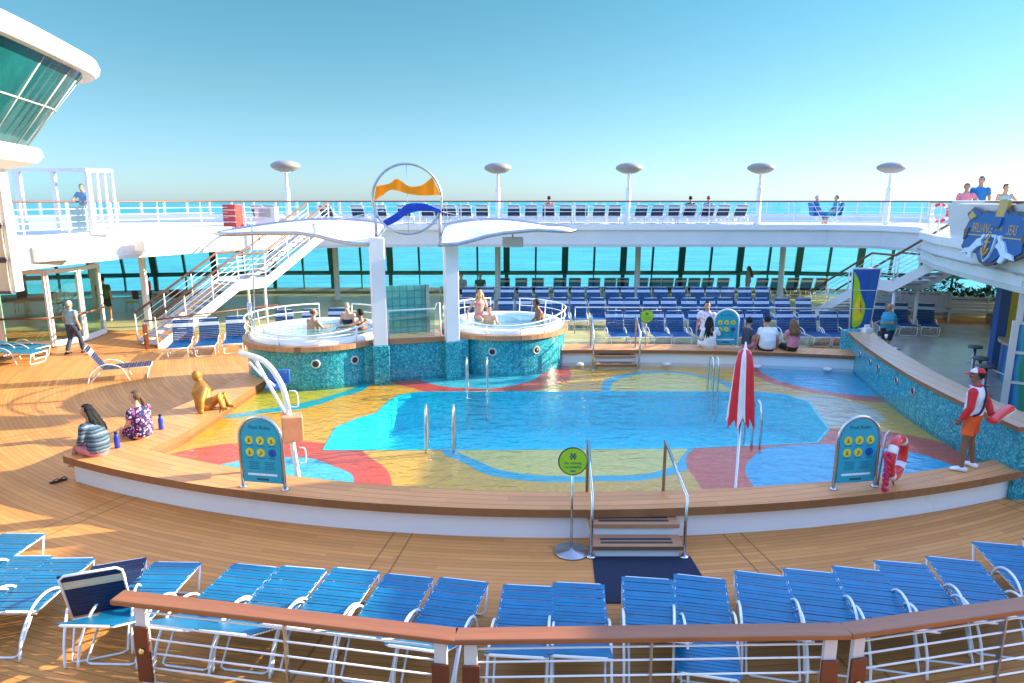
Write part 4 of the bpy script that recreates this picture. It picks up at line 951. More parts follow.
for z in (0.06, 0.78, 1.5, 2.2): fr.box((0.75, 0, z), (1.4, 0.10, 0.07))
fr.build('frame', 'light_grey', t)
for i, z in enumerate((0.42, 1.14, 1.85)):
    B().box((0.75, 0, z), (1.36, 0.05, 0.62)).build('art_panel', 'mural_blue', t)
B().box((0.05, 0.0, 2.7), (0.12, 0.12, 0.95)).build('post', 'light_grey', t)
# benches and planters in the far right
for i, (x, y, L, rz) in enumerate(((18.3, 28.4, 3.6, -12), (17.8, 30.2, 3.4, -14))):
    t = thing('bench', ['slatted grey bench in front of the planter at far right', 'second slatted grey bench behind the first at far right'][i], 'bench', (x, y, 0), R(rz))
    sb = B()
    for k in range(4): sb.box((0, -0.2 + k * 0.12, 0.45), (L, 0.10, 0.035))
    sb.build('seat', 'grey_paint', t)
    sb = B()
    for k in range(4): sb.box((0, 0.27 + 0.02 * k, 0.58 + k * 0.13), (L, 0.03, 0.10))
    sb.build('backrest', 'grey_paint', t)
    for k in (-1, 0, 1): B().box((k * L * 0.45, 0.0, 0.22), (0.06, 0.5, 0.44)).box((k * L * 0.45, 0.28, 0.7), (0.05, 0.05, 0.6)).build('leg', 'dull_steel', t)
t = thing('planter', 'long planter with dark green plants along the right hand windows', 'planter', (19.2, 31.0, 0), R(-14))
B().box((0, 0, 0.3), (5.5, 0.6, 0.6), bev=0.02).build('trough', 'white_paint', t); B().box((0, 0, 0.6), (5.3, 0.45, 0.02)).build('soil', 'soil', t)
lf = B()
for i in range(1300):
    x = random.uniform(-2.7, 2.7); z = 0.65 + random.random() ** 1.1 * (0.62 + 0.25 * math.sin(x * 3)); y = random.uniform(-0.3, 0.3)
    a, e = random.uniform(0, 6.28), random.uniform(-0.6, 0.9); l = random.uniform(0.16, 0.36); d = V((math.cos(a) * math.cos(e), math.sin(a) * math.cos(e), math.sin(e))) * l; s_ = V((-math.sin(a), math.cos(a), 0)) * l * 0.22
    c = V((x, y, z)); lf.poly([c, c + d * 0.5 + s_, c + d, c + d * 0.5 - s_])
lf.build('foliage', 'green_leaf', t)
t = thing('deck_barrier', 'low metal barrier rail before the right hand bench', 'barrier', (16.6, 26.8, 0), R(-8))
B().tube([(0, 0, 0), (0, 0, 0.95), (2.4, 0.2, 1.0), (2.4, 0.2, 0)], 0.025, 6).tube([(0, 0, 0.5), (2.4, 0.2, 0.5)], 0.015, 5).build('frame', 'dull_steel', t)

# ------------------------------------------------------------------ foreground railing
FR = [(-3.86, 6.19), (-0.52, 5.58), (3.10, 5.66), (6.6, 6.40)]
fg = thing('foreground_railing', 'curved railing with broad varnished wooden cap in front of the nearest loungers', 'railing')
for i, (p, q) in enumerate(zip(FR, FR[1:])):
    a, c = V((*p, 0)), V((*q, 0)); d = c - a; u = d.normalized(); rz = math.atan2(u.y, u.x); m = (a + c) / 2; nrm = V((-u.y, u.x, 0))
    o = B().box((0, 0, 0), (d.length + (0.02 if i else 0.14) - 0.004, 0.20, 0.055), bev=0.012).build('wood_cap', 'rail_wood', fg)
    o.location = (m.x - (0.05 * u.x if i == 0 else 0), m.y - (0.05 * u.y if i == 0 else 0), 1.09); o.rotation_euler = (0, 0, rz)
    w = B()
    for k, z in enumerate((0.16, 0.33, 0.50, 0.66, 0.82, 0.96)):
        w.tube([a + u * 0.1 + V((0, 0, z)), c - u * 0.1 + V((0, 0, z))], 0.0105, 6)
    w.build('rails', 'white_frame', fg)
    x = a + d * 0.5; B().box((x.x, x.y, 0.53), (0.02, 0.05, 1.06), rz).build('thin_post', 'dull_steel', fg)
    for sgn, e in ((1, a), (-1, c)):
        x = e + u * sgn * 0.14
        po = B().box((x.x, x.y, 0.53), (0.12, 0.05, 1.06), rz, bev=0.006).build('post', 'light_grey', fg)
        y = x - nrm * 0.035
        B().box((y.x, y.y, 0.50), (0.16, 0.03, 0.62), rz, bev=0.006).build('wood_panel', 'panel_wood', po)
        z = y - nrm * 0.016
        B().lathe([(0, 0.03), (0.022, 0.026), (0.034, 0.012), (0.036, 0.0)], n=18).xf(Matrix.Translation((z.x, z.y, 0.55)) @ Matrix.Rotation(rz, 4, 'Z') @ Matrix.Rotation(R(90), 4, 'X')).build('brass_stud', 'brass', po)

# ------------------------------------------------------------------ handrails and ladders
def ladder(label, x, y, rz, gap=0.5, z0=0.31):
    t = thing('pool_ladder', label, 'pool ladder', (x, y, z0), R(rz), 'pool ladders')
    for sx in (-1, 1):
        B().tube(bez([(sx * gap / 2, -0.02, 0), (sx * gap / 2, -0.02, 0.55), (sx * gap / 2, 0.08, 0.82), (sx * gap / 2, 0.22, 0.88), (sx * gap / 2, 0.36, 0.80), (sx * gap / 2, 0.42, 0.5), (sx * gap / 2, 0.42, -0.7)], 5), 0.024, 8).build('grab_rail', 'steel', t)
    for k in range(3): B().box((0, 0.42, -0.1 - 0.22 * k), (gap, 0.07, 0.03)).build('step', 'steel', t)
    return t
ladder('steel pool ladder on the near left edge of the pool', -1.37, 12.28, 0, 0.52)
ladder('steel pool ladder on the far edge below the right whirlpool', -0.87, 16.70, 180, 0.5)
ladder('steel pool ladder on the far edge left of the umbrella', 5.02, 16.72, 180, 0.12)
ladder('steel pool ladder on the near right edge beside the umbrella', 4.70, 12.52, 0, 0.16)
def handrail(label, pts, foot=True, r=0.026):
    t = thing('step_handrail', label, 'handrail'); B().tube(bez(pts, 3) if len(pts) > 4 else pts, r, 8).build('rail', 'steel', t)
    for p in (pts[0], pts[-1]): B().lathe([(0.07, 0), (0.07, 0.02), (0.03, 0.035)], p, 14).build('base_flange', 'steel', t)
for x, lab in ((1.13, 'left'), (2.46, 'right')):
    handrail('%s steel handrail of the near wooden pool steps' % lab, [(x, 8.95, 0.005), (x, 8.95, 0.93), (x - (0.08 if x > 2 else -0.05), 10.05, 1.35), (x - (0.08 if x > 2 else -0.05), 10.05, 0.32)])
for x, lab in ((2.28, 'left'), (3.58, 'right')):
    handrail('%s steel handrail of the far ledge steps' % lab, [(x, 18.7, 0.31), (x, 18.7, 1.35), (x + 0.02, 19.5, 1.75), (x + 0.02, 19.5, 0.80)])
def long_rail(label, a, c, h, n, cap='steel'):
    t = thing('deck_rail', label, 'railing'); a, c = V((*a, 0)), V((*c, 0))
    B().tube([a + V((0, 0, h)), c + V((0, 0, h))], 0.025, 8).build('handrail', cap, t)
    B().tube([a + V((0, 0, h * 0.55)), c + V((0, 0, h * 0.55))], 0.012, 6).build('mid_rail', 'steel', t)
    for i in range(n + 1):
        p = a + (c - a) * i / n; B().tube([p, p + V((0, 0, h))], 0.02, 6).build('post', 'dull_steel', t)
long_rail('thin steel rail right behind the front row of upright loungers', (2.4, 25.7), (13.2, 25.3), 1.03, 7)
long_rail('thin steel rail behind the third row of upright loungers', (-3.4, 32.1), (8.6, 32.1), 1.0, 6)
long_rail('low rail with wooden cap before the left staircase', (-12.45, 22.75), (-9.2, 26.5), 1.0, 3, 'panel_wood')
q = B().box((-12.35, 22.6, 0.5), (0.14, 0.10, 0.85), R(40), bev=0.01).lathe([(0.05, 0), (0.05, 0.02), (0, 0.03)], (-12.33, 22.5, 0.6), 12, mat=1).build('lamp_post', ['panel_wood', 'brass']); tag(q, 'short wooden post with a round lamp beside the left staircase foot', 'post')

# ------------------------------------------------------------------ pool lift
t = thing('pool_lift', 'white curved pipe pool lift with blue seat and orange box', 'pool lift', (-3.72, 11.0, 0.31))
B().tube(bez([(0.06, 0.0, 0), (0.0, 0.0, 0.6), (-0.05, 0, 1.35), (-0.16, 0.05, 1.72), (-0.42, 0.12, 2.05), (-0.88, 0.25, 2.18)], 6), 0.046, 12).build('mast', 'white_frame', t)
B().tube([(-0.04, 0.02, 1.05), (-0.62, 0.2, 2.10)], 0.03, 10).build('brace', 'white_frame', t)
B().box((0.02, -0.02, 0.95), (0.34, 0.30, 0.44), R(20), bev=0.02).build('cover_box', 'orange_box', t)
st = B().box((-0.42, 0.55, 1.50), (0.34, 0.32, 0.06), R(15), bev=0.025).build('seat', 'blue_seat', t)
B().box((-0.38, 0.70, 1.64), (0.34, 0.05, 0.26), R(15), bev=0.02).build('seat_back', 'blue_seat', st)
B().tube([(-0.72, 0.22, 2.02), (-0.6, 0.4, 1.75), (-0.42, 0.5, 1.53)], 0.022, 8).build('seat_hanger', 'white_frame', st)
B().tube(bez([(0.1, 0.0, 0.3), (0.2, 0.0, 0.32), (0.2, 0.0, 0.55), (0.1, 0.0, 0.58)], 4), 0.012, 6).build('grab_loop', 'white_frame', t)
B().tube(bez([(0.02, 0.0, 1.3), (0.13, 0.0, 1.32), (0.12, 0.0, 1.55), (0.0, 0.0, 1.58)], 4), 0.012, 6).build('grab_loop', 'white_frame', t)

# ------------------------------------------------------------------ signs
def arch_sign(label, loc, rz, W=0.72, H=1.18, post='steel'):
    t = thing('pool_rules_sign', label, 'sign', loc, R(rz), 'arched pool rules signs')
    r = W / 2
    def arch(w, z0, zt): return [(-w, z0), (w, z0)] + [(w * math.cos(R(a)), zt + w * math.sin(R(a))) for a in range(0, 181, 12)]
    def fl(pts, y, th, name, m, par):
        b = B(); b.prism(pts, 0, th); b.xf(Matrix.Translation((0, y, 0)) @ Matrix.Rotation(R(90), 4, 'X')); return b.build(name, m, par)
    zt = H - r
    bd = fl(arch(r - 0.03, 0.10, zt), 0.012, 0.024, 'board', 'teal_sign', t)
    B().tube([(-r, 0, 0)] + [(r * math.cos(R(a)), 0, zt + r * math.sin(R(a))) for a in range(180, -1, -10)] + [(r, 0, 0)], 0.026, 8).build('frame_tube', post, t)
    for sx in (-1, 1): B().lathe([(0.06, 0), (0.06, 0.02), (0.03, 0.03)], (sx * r, 0, 0), 12).build('foot', post, t)
    k = W / 0.72
    for i in range(3):
        for j in range(2):
            x = (i - 1) * 0.19 * k; z = zt - 0.02 - j * 0.20 * k
            m = 'sign_blue' if (i == 2 and j == 1) else 'sign_yellow'
            c = B().lathe([(0, 0), (0.068 * k, 0), (0.068 * k, 0.004), (0, 0.004)], n=20, smooth=False).xf(Matrix.Translation((x, -0.0125, z)) @ Matrix.Rotation(R(90), 4, 'X')).build('pictogram', m, bd)
    ic = B()
    for i in range(3):
        for j in range(2):
            x = (i - 1) * 0.19 * k; z = zt - 0.02 - j * 0.20 * k; y = -0.0185
            ic.box((x, y, z + 0.018), (0.02 * k, 0.003, 0.02 * k)).box((x + 0.004, y, z - 0.012), (0.055 * k, 0.003, 0.014 * k), M=Matrix.Rotation(R(35 * (-1) ** i), 4, 'Y')).box((x - 0.01, y, z - 0.03), (0.035 * k, 0.003, 0.012 * k), M=Matrix.Rotation(R(-30), 4, 'Y'))
    ic.build('pictogram_figures', 'sign_ink', bd)
    tx = B(); F = Matrix.Rotation(R(90), 4, 'X')
    tx.text('Pool Rules', 0.085 * k, Matrix.Translation((0, -0.0135, zt + 0.19 * k)) @ F)
    for j in range(2):
        for i in range(3): tx.box(((i - 1) * 0.19 * k, -0.0135, zt - 0.11 * k - j * 0.20 * k), (0.12 * k, 0.002, 0.010)); 
    for i in range(5):
        for sx in (-1, 1): tx.box((sx * 0.13 * k, -0.0135, 0.44 * k - i * 0.028), (0.18 * k - 0.02 * (i % 3), 0.002, 0.007))
    tx.box((0, -0.0135, 0.155), (0.2 * k, 0.002, 0.035))
    tx.build('lettering', 'sign_ink', bd)
    B().box((0, -0.0135, 0.235), (0.5 * k, 0.002, 0.035)).build('white_line', 'white_enamel', bd)
    return t
arch_sign('arched turquoise pool rules sign on the near coping beside the pool lift', (-3.93, 10.14, 0.53), -10)
arch_sign('arched turquoise pool rules sign on the near coping with the red life ring', (5.43, 10.16, 0.53), 9)
arch_sign('arched turquoise pool rules sign on the far ledge between the seated people', (6.22, 19.5, 0.80), 0, 0.72, 1.12, 'white_frame')
def round_sign(label, loc, h, r, base):
    t = thing('round_sign', label, 'sign', loc, 0, 'round green pool signs')
    if base: B().lathe([(0.0, 0), (0.25, 0), (0.26, 0.02), (0.24, 0.035), (0.05, 0.045), (0.02, 0.07)], n=32).build('base_plate', 'dull_steel', t)
    B().tube([(0, 0.02, 0.0), (0, 0.02, h)], 0.018, 8).build('pole', 'steel', t)
    d = B().lathe([(0, 0), (r, 0), (r, 0.02), (0, 0.02)], n=36, smooth=False).xf(Matrix.Translation((0, 0.0, h)) @ Matrix.Rotation(R(90), 4, 'X')).build('disc', 'lime_sign', t)
    B().tube([(r * math.cos(R(a)), -0.01, h + r * math.sin(R(a))) for a in range(0, 360, 10)], 0.012, 6, closed=True).build('rim', 'dark_grey', d)
    tx = B(); F = Matrix.Rotation(R(90), 4, 'X')
    tx.text('No running', r * 0.26, Matrix.Translation((0, -0.0215, h - 0.12 * r)) @ F).text('or jumping', r * 0.26, Matrix.Translation((0, -0.0215, h - 0.40 * r)) @ F)
    for a in (45, -45): tx.box((0, -0.022, h + 0.38 * r), (r * 0.5, 0.003, r * 0.07), M=Matrix.Rotation(R(a), 4, 'Y'))
    for a in range(0, 360, 60): tx.box((r * 0.2 * math.cos(R(a)), -0.022, h + 0.38 * r + r * 0.2 * math.sin(R(a))), (r * 0.1, 0.003, r * 0.1))
    tx.build('lettering', 'sign_ink', d)
    B().box((0, -0.0215, h - 0.72 * r), (r * 0.35, 0.003, r * 0.1)).build('logo_bar', 'sign_blue', d)
round_sign('round lime green sign on a steel stand by the near pool steps', (0.86, 9.10, 0.0), 1.40, 0.20, True)
round_sign('round lime green sign on a thin pole by the far ledge steps', (3.95, 19.75, 0.80), 0.88, 0.19, False)
lr = life_ring('red life ring with white bands hung beside the right pool rules sign', (6.14, 10.30, 0.98), Matrix.Rotation(R(44), 4, 'Z') @ Matrix.Rotation(R(90), 4, 'X'), 0.31)
t = thing('life_ring_stand', 'steel stand holding the red life ring beside the right sign', 'stand')
B().tube([(5.86, 10.26, 0.53), (5.93, 10.32, 1.36), (6.0, 10.36, 1.40)], 0.018, 8).tube([(5.93, 10.29, 0.98), (6.1, 10.22, 0.55)], 0.016, 6).build('frame', 'dull_steel', t)
rp = B(); rnd = random.Random(3)
for k in range(7):
    rp.tube([(5.83 + 0.035 * math.sin(a * 2 + k) + rnd.uniform(-.01, .01), 10.0 + 0.03 * math.cos(a + k), 0.60 + 0.042 * k * 1.8 + 0.05 * math.sin(a)) for a in [i * 6.28 / 12 for i in range(12)]], 0.022, 6, closed=True)
rp.tube(bez([(5.84, 10.0, 1.05), (5.76, 9.98, 1.12), (5.80, 10.0, 1.18), (5.88, 10.02, 1.10), (5.83, 10.0, 0.9), (5.82, 10.0, 0.56)], 5), 0.026, 6)
tag(rp.build('coiled_rope', 'pink_rope'), 'pink red coiled rescue rope hanging beside the life ring', 'rope')

# ------------------------------------------------------------------ closed umbrella
t = thing('closed_umbrella', 'closed red and white striped umbrella standing at the pool edge', 'umbrella', (3.63, 10.38, 0.40))
B().lathe([(0.045, 0), (0.045, 0.03), (0.022, 0.04), (0.022, 2.34)], n=12).build('pole', 'steel', t)
B().lathe([(0.0, 2.46), (0.014, 2.44), (0.02, 2.37), (0.05, 2.31)], n=10, caps=False).build('finial', 'white_enamel', t)
cv = B(); n = 16; prof = [(0.05, 2.33), (0.10, 2.27), (0.125, 2.1), (0.15, 1.75), (0.175, 1.42), (0.195, 1.17)]
rows = []
for i, (r_, z) in enumerate(prof):
    row = []
    for k in range(n * 2):
        a = 2 * math.pi * k / (n * 2); fold = 1.0 + 0.17 * math.cos(a * 8) * min(1, i / 2)
        zz = z + (-0.09 * math.cos(a * 8) if i == len(prof) - 1 else 0) + (0.03 * math.sin(a * 3 + 1) if i == len(prof) - 1 else 0)
        row.append(cv.bm.verts.new((r_ * fold * math.cos(a + i * 0.05), r_ * fold * math.sin(a + i * 0.05), zz)))
    rows.append(row)
for A, C in zip(rows, rows[1:]):
    for k in range(n * 2):
        f = cv.bm.faces.new((A[k], A[(k + 1) % (n * 2)], C[(k + 1) % (n * 2)], C[k])); f.smooth = True; f.material_index = 0 if (k + 1) % 8 < 5 else 1
cv.bm.faces.new(rows[0]).material_index = 0
cv.build('canopy', ['red_cloth', 'white_cloth'], t)
for i, (x, y, z, lab) in enumerate(((-7.28, 11.95, 0.53, 'blue metal water bottle between the two women on the left coping'), (-7.0, 13.0, 0.53, 'blue metal water bottle right of the woman in the patterned dress'))):
    t = thing('water_bottle', lab, 'bottle', (x, y, z)); B().lathe([(0.045, 0), (0.048, 0.01), (0.048, 0.2), (0.028, 0.25), (0.026, 0.27)], n=16).build('body', 'bottle_blue', t); B().lathe([(0.03, 0.27), (0.03, 0.31), (0.0, 0.315)], n=14).build('cap', 'navy_cloth', t)
shoe = B()
for dx in (0, 0.14): shoe.ell((-8.05 + dx * 0.7, 11.2 + dx, 0.03), (0.13, 0.05, 0.03), M=Matrix.Rotation(0.5, 4, 'Z')).tube(bez([(-8.1 + dx * .7, 11.18 + dx, 0.05), (-8.0 + dx * .7, 11.22 + dx, 0.11), (-7.96 + dx * .7, 11.26 + dx, 0.05)], 4), 0.012, 5)
shoe.xf(Matrix.Translation((-8.22, 11.60, 0)) @ Matrix.Scale(0.7, 4) @ Matrix.Translation((8.0, -11.25, 0)))
tag(shoe.build('sandals', 'black'), 'black sandals on the deck below the left tip of the coping', 'sandals')
# ------------------------------------------------------------------ lounger placement
def inward(x, y, extra=0): return math.atan2(-(CX - x), CY - y) + R(extra)     # rotation that points +Y to the pool centre
near = [(-6.42, 8.30, 30), (-5.80, 8.26, 30), (-5.10, 8.18, 66), (-4.38, 8.12, 30), (-3.30, 8.06, 31), (-2.64, 8.03, 30), (-1.97, 7.95, 30), (-1.28, 7.83, 30), (-0.61, 7.74, 31),
        (0.24, 7.64, 30), (0.84, 7.64, 30), (1.70, 7.80, 30), (2.34, 7.82, 3), (3.10, 7.86, 29), (3.80, 7.98, 30), (4.44, 8.02, 30), (5.10, 8.12, 30), (5.79, 8.25, 30), (6.68, 8.66, 24), (7.45, 8.75, 28), (-6.95, 8.95, 30), (-7.15, 8.40, 30)]
NL = ['blue strap lounger left of the one with the steeply raised back, farther one', 'blue strap lounger directly left of the one with the steeply raised back', 'navy lounger with steeply raised back and tan band at the left end of the railing', 'blue strap lounger just right of the steeply raised lounger in the near row',
      'leftmost blue lounger of the five sunlit ones behind the orange wooden rail', 'second of the five sunlit blue loungers behind the orange wooden rail', 'middle one of the five sunlit blue loungers behind the orange wooden rail', 'fourth of the five sunlit blue loungers behind the orange wooden rail', 'rightmost of the five sunlit blue loungers, before the left double railing post',
      'blue lounger just right of the left double railing post, in shade', 'blue lounger whose foot end touches the left side of the navy mat', 'blue lounger whose foot end covers the right side of the navy mat', 'blue lounger lying completely flat, seen through the central rails', 'blue lounger standing a little apart right of the flat lounger',
      'first lounger left of the right double railing post', 'blue lounger directly above the right double railing post', 'first lounger to the right of the right double railing post', 'bright blue lounger between the right double post and the one pushed forward', 'darker blue lounger pushed forward at the right end of the near row', 'outermost lounger of the near row at the right picture edge', 'lounger pushed forward of the near row at the left picture edge', 'outermost lounger of the near row at the left picture edge']
protos = {}
def put(kind, label, x, y, z, rz, group):
    """kind = (back angle, strap, stripe); the first of a kind is built, the rest are copies"""
    if kind not in protos:
        o = lounger(label, R(kind[0]), (x, y, z), rz, group, kind[1], kind[2]); protos[kind] = (o, snapshot(o)); return o
    o, s = protos[kind]; return dup(o, s, (x, y, z), rz, label, group)
for (x, y, a), lab in zip(near, NL):
    rz = R(20) if a > 60 else R(0) if x < -4 else R(-10) if x < 0 else R(-7 if x < 2.2 else -12); cx, cy = x + 0.97 * math.sin(rz), y - 0.97 * math.cos(rz)
    kind = (a, 'navy_cloth', 'tan_strap') if a > 60 else (a, 'blue_strap', None if a < 40 else 'stripe_strap')
    if 24 < a < 40: kind = (a + random.choice((-3, 0, 3)), kind[1], kind[2])
    put(kind, lab, cx + random.uniform(-.02, .02), cy + random.uniform(-.04, .04), 0, rz + R(random.uniform(-2, 2)), 'loungers in the near row behind the wooden railing')
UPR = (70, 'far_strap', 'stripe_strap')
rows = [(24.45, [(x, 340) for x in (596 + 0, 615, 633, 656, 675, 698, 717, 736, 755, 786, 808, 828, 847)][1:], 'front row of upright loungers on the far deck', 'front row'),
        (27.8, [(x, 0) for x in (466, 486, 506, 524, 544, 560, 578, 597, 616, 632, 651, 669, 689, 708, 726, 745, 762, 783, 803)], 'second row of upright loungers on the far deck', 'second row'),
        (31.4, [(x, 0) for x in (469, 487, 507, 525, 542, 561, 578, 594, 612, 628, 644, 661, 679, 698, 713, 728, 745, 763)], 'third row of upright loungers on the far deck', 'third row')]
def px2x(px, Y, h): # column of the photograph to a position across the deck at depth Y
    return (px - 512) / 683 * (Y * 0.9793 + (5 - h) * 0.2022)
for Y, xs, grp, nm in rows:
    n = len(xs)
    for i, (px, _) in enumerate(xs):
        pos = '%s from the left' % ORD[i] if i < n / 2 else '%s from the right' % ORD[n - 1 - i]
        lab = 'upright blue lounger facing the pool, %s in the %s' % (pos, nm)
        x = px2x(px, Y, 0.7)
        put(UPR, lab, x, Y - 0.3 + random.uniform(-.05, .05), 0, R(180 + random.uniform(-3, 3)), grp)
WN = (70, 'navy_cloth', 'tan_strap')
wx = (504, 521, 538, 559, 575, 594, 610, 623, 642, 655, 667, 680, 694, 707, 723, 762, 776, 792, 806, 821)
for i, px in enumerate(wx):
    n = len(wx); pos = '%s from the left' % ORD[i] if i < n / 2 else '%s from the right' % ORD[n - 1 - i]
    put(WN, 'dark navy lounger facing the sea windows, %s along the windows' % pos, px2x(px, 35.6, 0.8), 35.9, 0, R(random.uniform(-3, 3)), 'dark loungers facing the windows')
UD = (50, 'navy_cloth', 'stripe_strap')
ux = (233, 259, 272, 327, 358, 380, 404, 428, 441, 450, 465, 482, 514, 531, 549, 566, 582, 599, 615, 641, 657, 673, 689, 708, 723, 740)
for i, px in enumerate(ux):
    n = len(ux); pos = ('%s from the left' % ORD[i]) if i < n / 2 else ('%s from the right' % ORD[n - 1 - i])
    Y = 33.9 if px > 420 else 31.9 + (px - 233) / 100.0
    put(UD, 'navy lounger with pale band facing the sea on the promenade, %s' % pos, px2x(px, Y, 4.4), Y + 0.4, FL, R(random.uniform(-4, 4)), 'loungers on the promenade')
for x, y, r, lab in ((-11.0, 22.3, 196, 'blue upright lounger beside the left staircase, nearest to the stair foot'), (-10.25, 22.6, 196, 'middle of the three blue upright loungers beside the left staircase'), (-9.5, 23.0, 196, 'blue upright lounger of the staircase three, next to the left whirlpool'),
                     (-8.3, 24.4, 190, 'blue upright lounger half hidden behind the left whirlpool railing, left one'), (-7.4, 24.6, 188, 'blue upright lounger half hidden behind the left whirlpool, second one'), (-6.5, 24.8, 186, 'blue upright lounger half hidden behind the left whirlpool, third one'),
                     (14.3, 26.2, 172, 'blue upright lounger behind the man at the bar, left of three'), (15.1, 26.1, 168, 'blue upright lounger behind the man at the bar, middle of three'), (16.0, 26.0, 160, 'blue upright lounger at the metal barrier, right of three')):
    put(UPR, lab, x, y, 0, R(r), 'small sets of blue loungers at the sides')
NAV = (58, 'navy_cloth', 'stripe_strap')
put(NAV, 'single dark lounger with white arms standing in the sun on the left deck', -11.35, 18.9, 0, R(-66), 'single loungers on the left deck')
put((4, 'blue_strap', None), 'flat blue lounger at the left picture edge below the vestibule, nearer one', -15.7, 21.0, 0, R(-100), 'single loungers on the left deck')
put((4, 'blue_strap', None), 'flat blue lounger at the left picture edge below the vestibule, farther one', -16.1, 21.75, 0, R(-100), 'single loungers on the left deck')

# ------------------------------------------------------------------ people
def loft(b, path, radii, side=(1, 0, 0), n=14, cap=True, mat=0):
    """elliptic sections along a path; radii = (across, deep); rounded ends if cap"""
    P = [V(p) for p in path]; rad = [(r, r) if isinstance(r, (int, float)) else r for r in radii]
    if cap:
        d0 = (P[0] - P[1]).normalized(); d1 = (P[-1] - P[-2]).normalized()
        r0, r1 = min(rad[0]), min(rad[-1])
        P = [P[0] + d0 * r0 * 0.9, P[0] + d0 * r0 * 0.6] + P + [P[-1] + d1 * r1 * 0.6, P[-1] + d1 * r1 * 0.9]
        rad = [tuple(x * 0.4 for x in rad[0]), tuple(x * 0.8 for x in rad[0])] + rad + [tuple(x * 0.8 for x in rad[-1]), tuple(x * 0.4 for x in rad[-1])]
    rings = []; S = V(side)
    for i, p in enumerate(P):
        t = (P[min(i + 1, len(P) - 1)] - P[max(i - 1, 0)]).normalized()
        u = S - t * S.dot(t)
        if u.length < 0.1: u = V((0, 1, 0)) - t * t.y
        u.normalize(); w = t.cross(u)
        rings.append([b.bm.verts.new(p + u * math.cos(2 * math.pi * k / n) * rad[i][0] + w * math.sin(2 * math.pi * k / n) * rad[i][1]) for k in range(n)])
    fs = [b.bm.faces.new((A[k], A[(k + 1) % n], C[(k + 1) % n], C[k])) for A, C in zip(rings, rings[1:]) for k in range(n)]
    fs += [b.bm.faces.new(rings[0][::-1]), b.bm.faces.new(rings[-1])]
    b._faces(fs, mat, True)
def remeshed(b, vox, smooth=2):
    """one continuous surface from overlapping closed shells"""
    bmesh.ops.recalc_face_normals(b.bm, faces=b.bm.faces)
    me = bpy.data.meshes.new('tmp'); b.bm.to_mesh(me); b.bm.free()
    o = bpy.data.objects.new('tmp', me); COL.objects.link(o)
    m = o.modifiers.new('r', 'REMESH'); m.mode = 'VOXEL'; m.voxel_size = vox; m.use_smooth_shade = True
    s = o.modifiers.new('s', 'SMOOTH'); s.iterations = smooth; s.factor = 0.5
    dg = bpy.context.evaluated_depsgraph_get(); out = bpy.data.meshes.new_from_object(o.evaluated_get(dg))
    bpy.data.objects.remove(o); bpy.data.meshes.remove(me)
    r = B(); r.bm.from_mesh(out); bpy.data.meshes.remove(out)
    for f in r.bm.faces: f.smooth = True; f.material_index = 0
    return r
def frame(d, up):
    d = V(d).normalized(); s = d.cross(V(up))
    if s.length < 1e-3: s = V((1, 0, 0))
    s.normalize(); return d, s, s.cross(d).normalized()
def add_hand(b, w, d, nrm, sgn, k=1.0, curl=0.5):
    """palm and five bent fingers; d = direction of the fingers, nrm = back of the hand"""
    d, s, u = frame(d, nrm)
    loft(b, [w, w + d * 0.045 * k, w + d * 0.088 * k], [(0.026 * k, 0.018 * k), (0.040 * k, 0.016 * k), (0.037 * k, 0.013 * k)], s, 10)
    for i, (off, L) in enumerate(((-0.029, 0.062), (-0.010, 0.075), (0.010, 0.080), (0.029, 0.072))):
        p = w + d * 0.082 * k + s * off * k * -sgn; pts = [p]; a = 0.15; dd = d
        for j, f in enumerate((0.45, 0.32, 0.23)):
            a += curl * 0.75; dd = d * math.cos(a) - u * math.sin(a); pts.append(pts[-1] + dd * L * f * k)
        b.tube(pts, [0.0092 * k, 0.0088 * k, 0.008 * k, 0.0065 * k], 6)
    p = w + d * 0.025 * k + s * 0.028 * k * sgn
    b.tube([p, p + (d * 0.6 + s * sgn * 0.8 - u * 0.2).normalized() * 0.035 * k, p + (d * 0.9 + s * sgn * 0.5 - u * 0.45).normalized() * 0.064 * k], [0.012 * k, 0.0105 * k, 0.008 * k], 6)
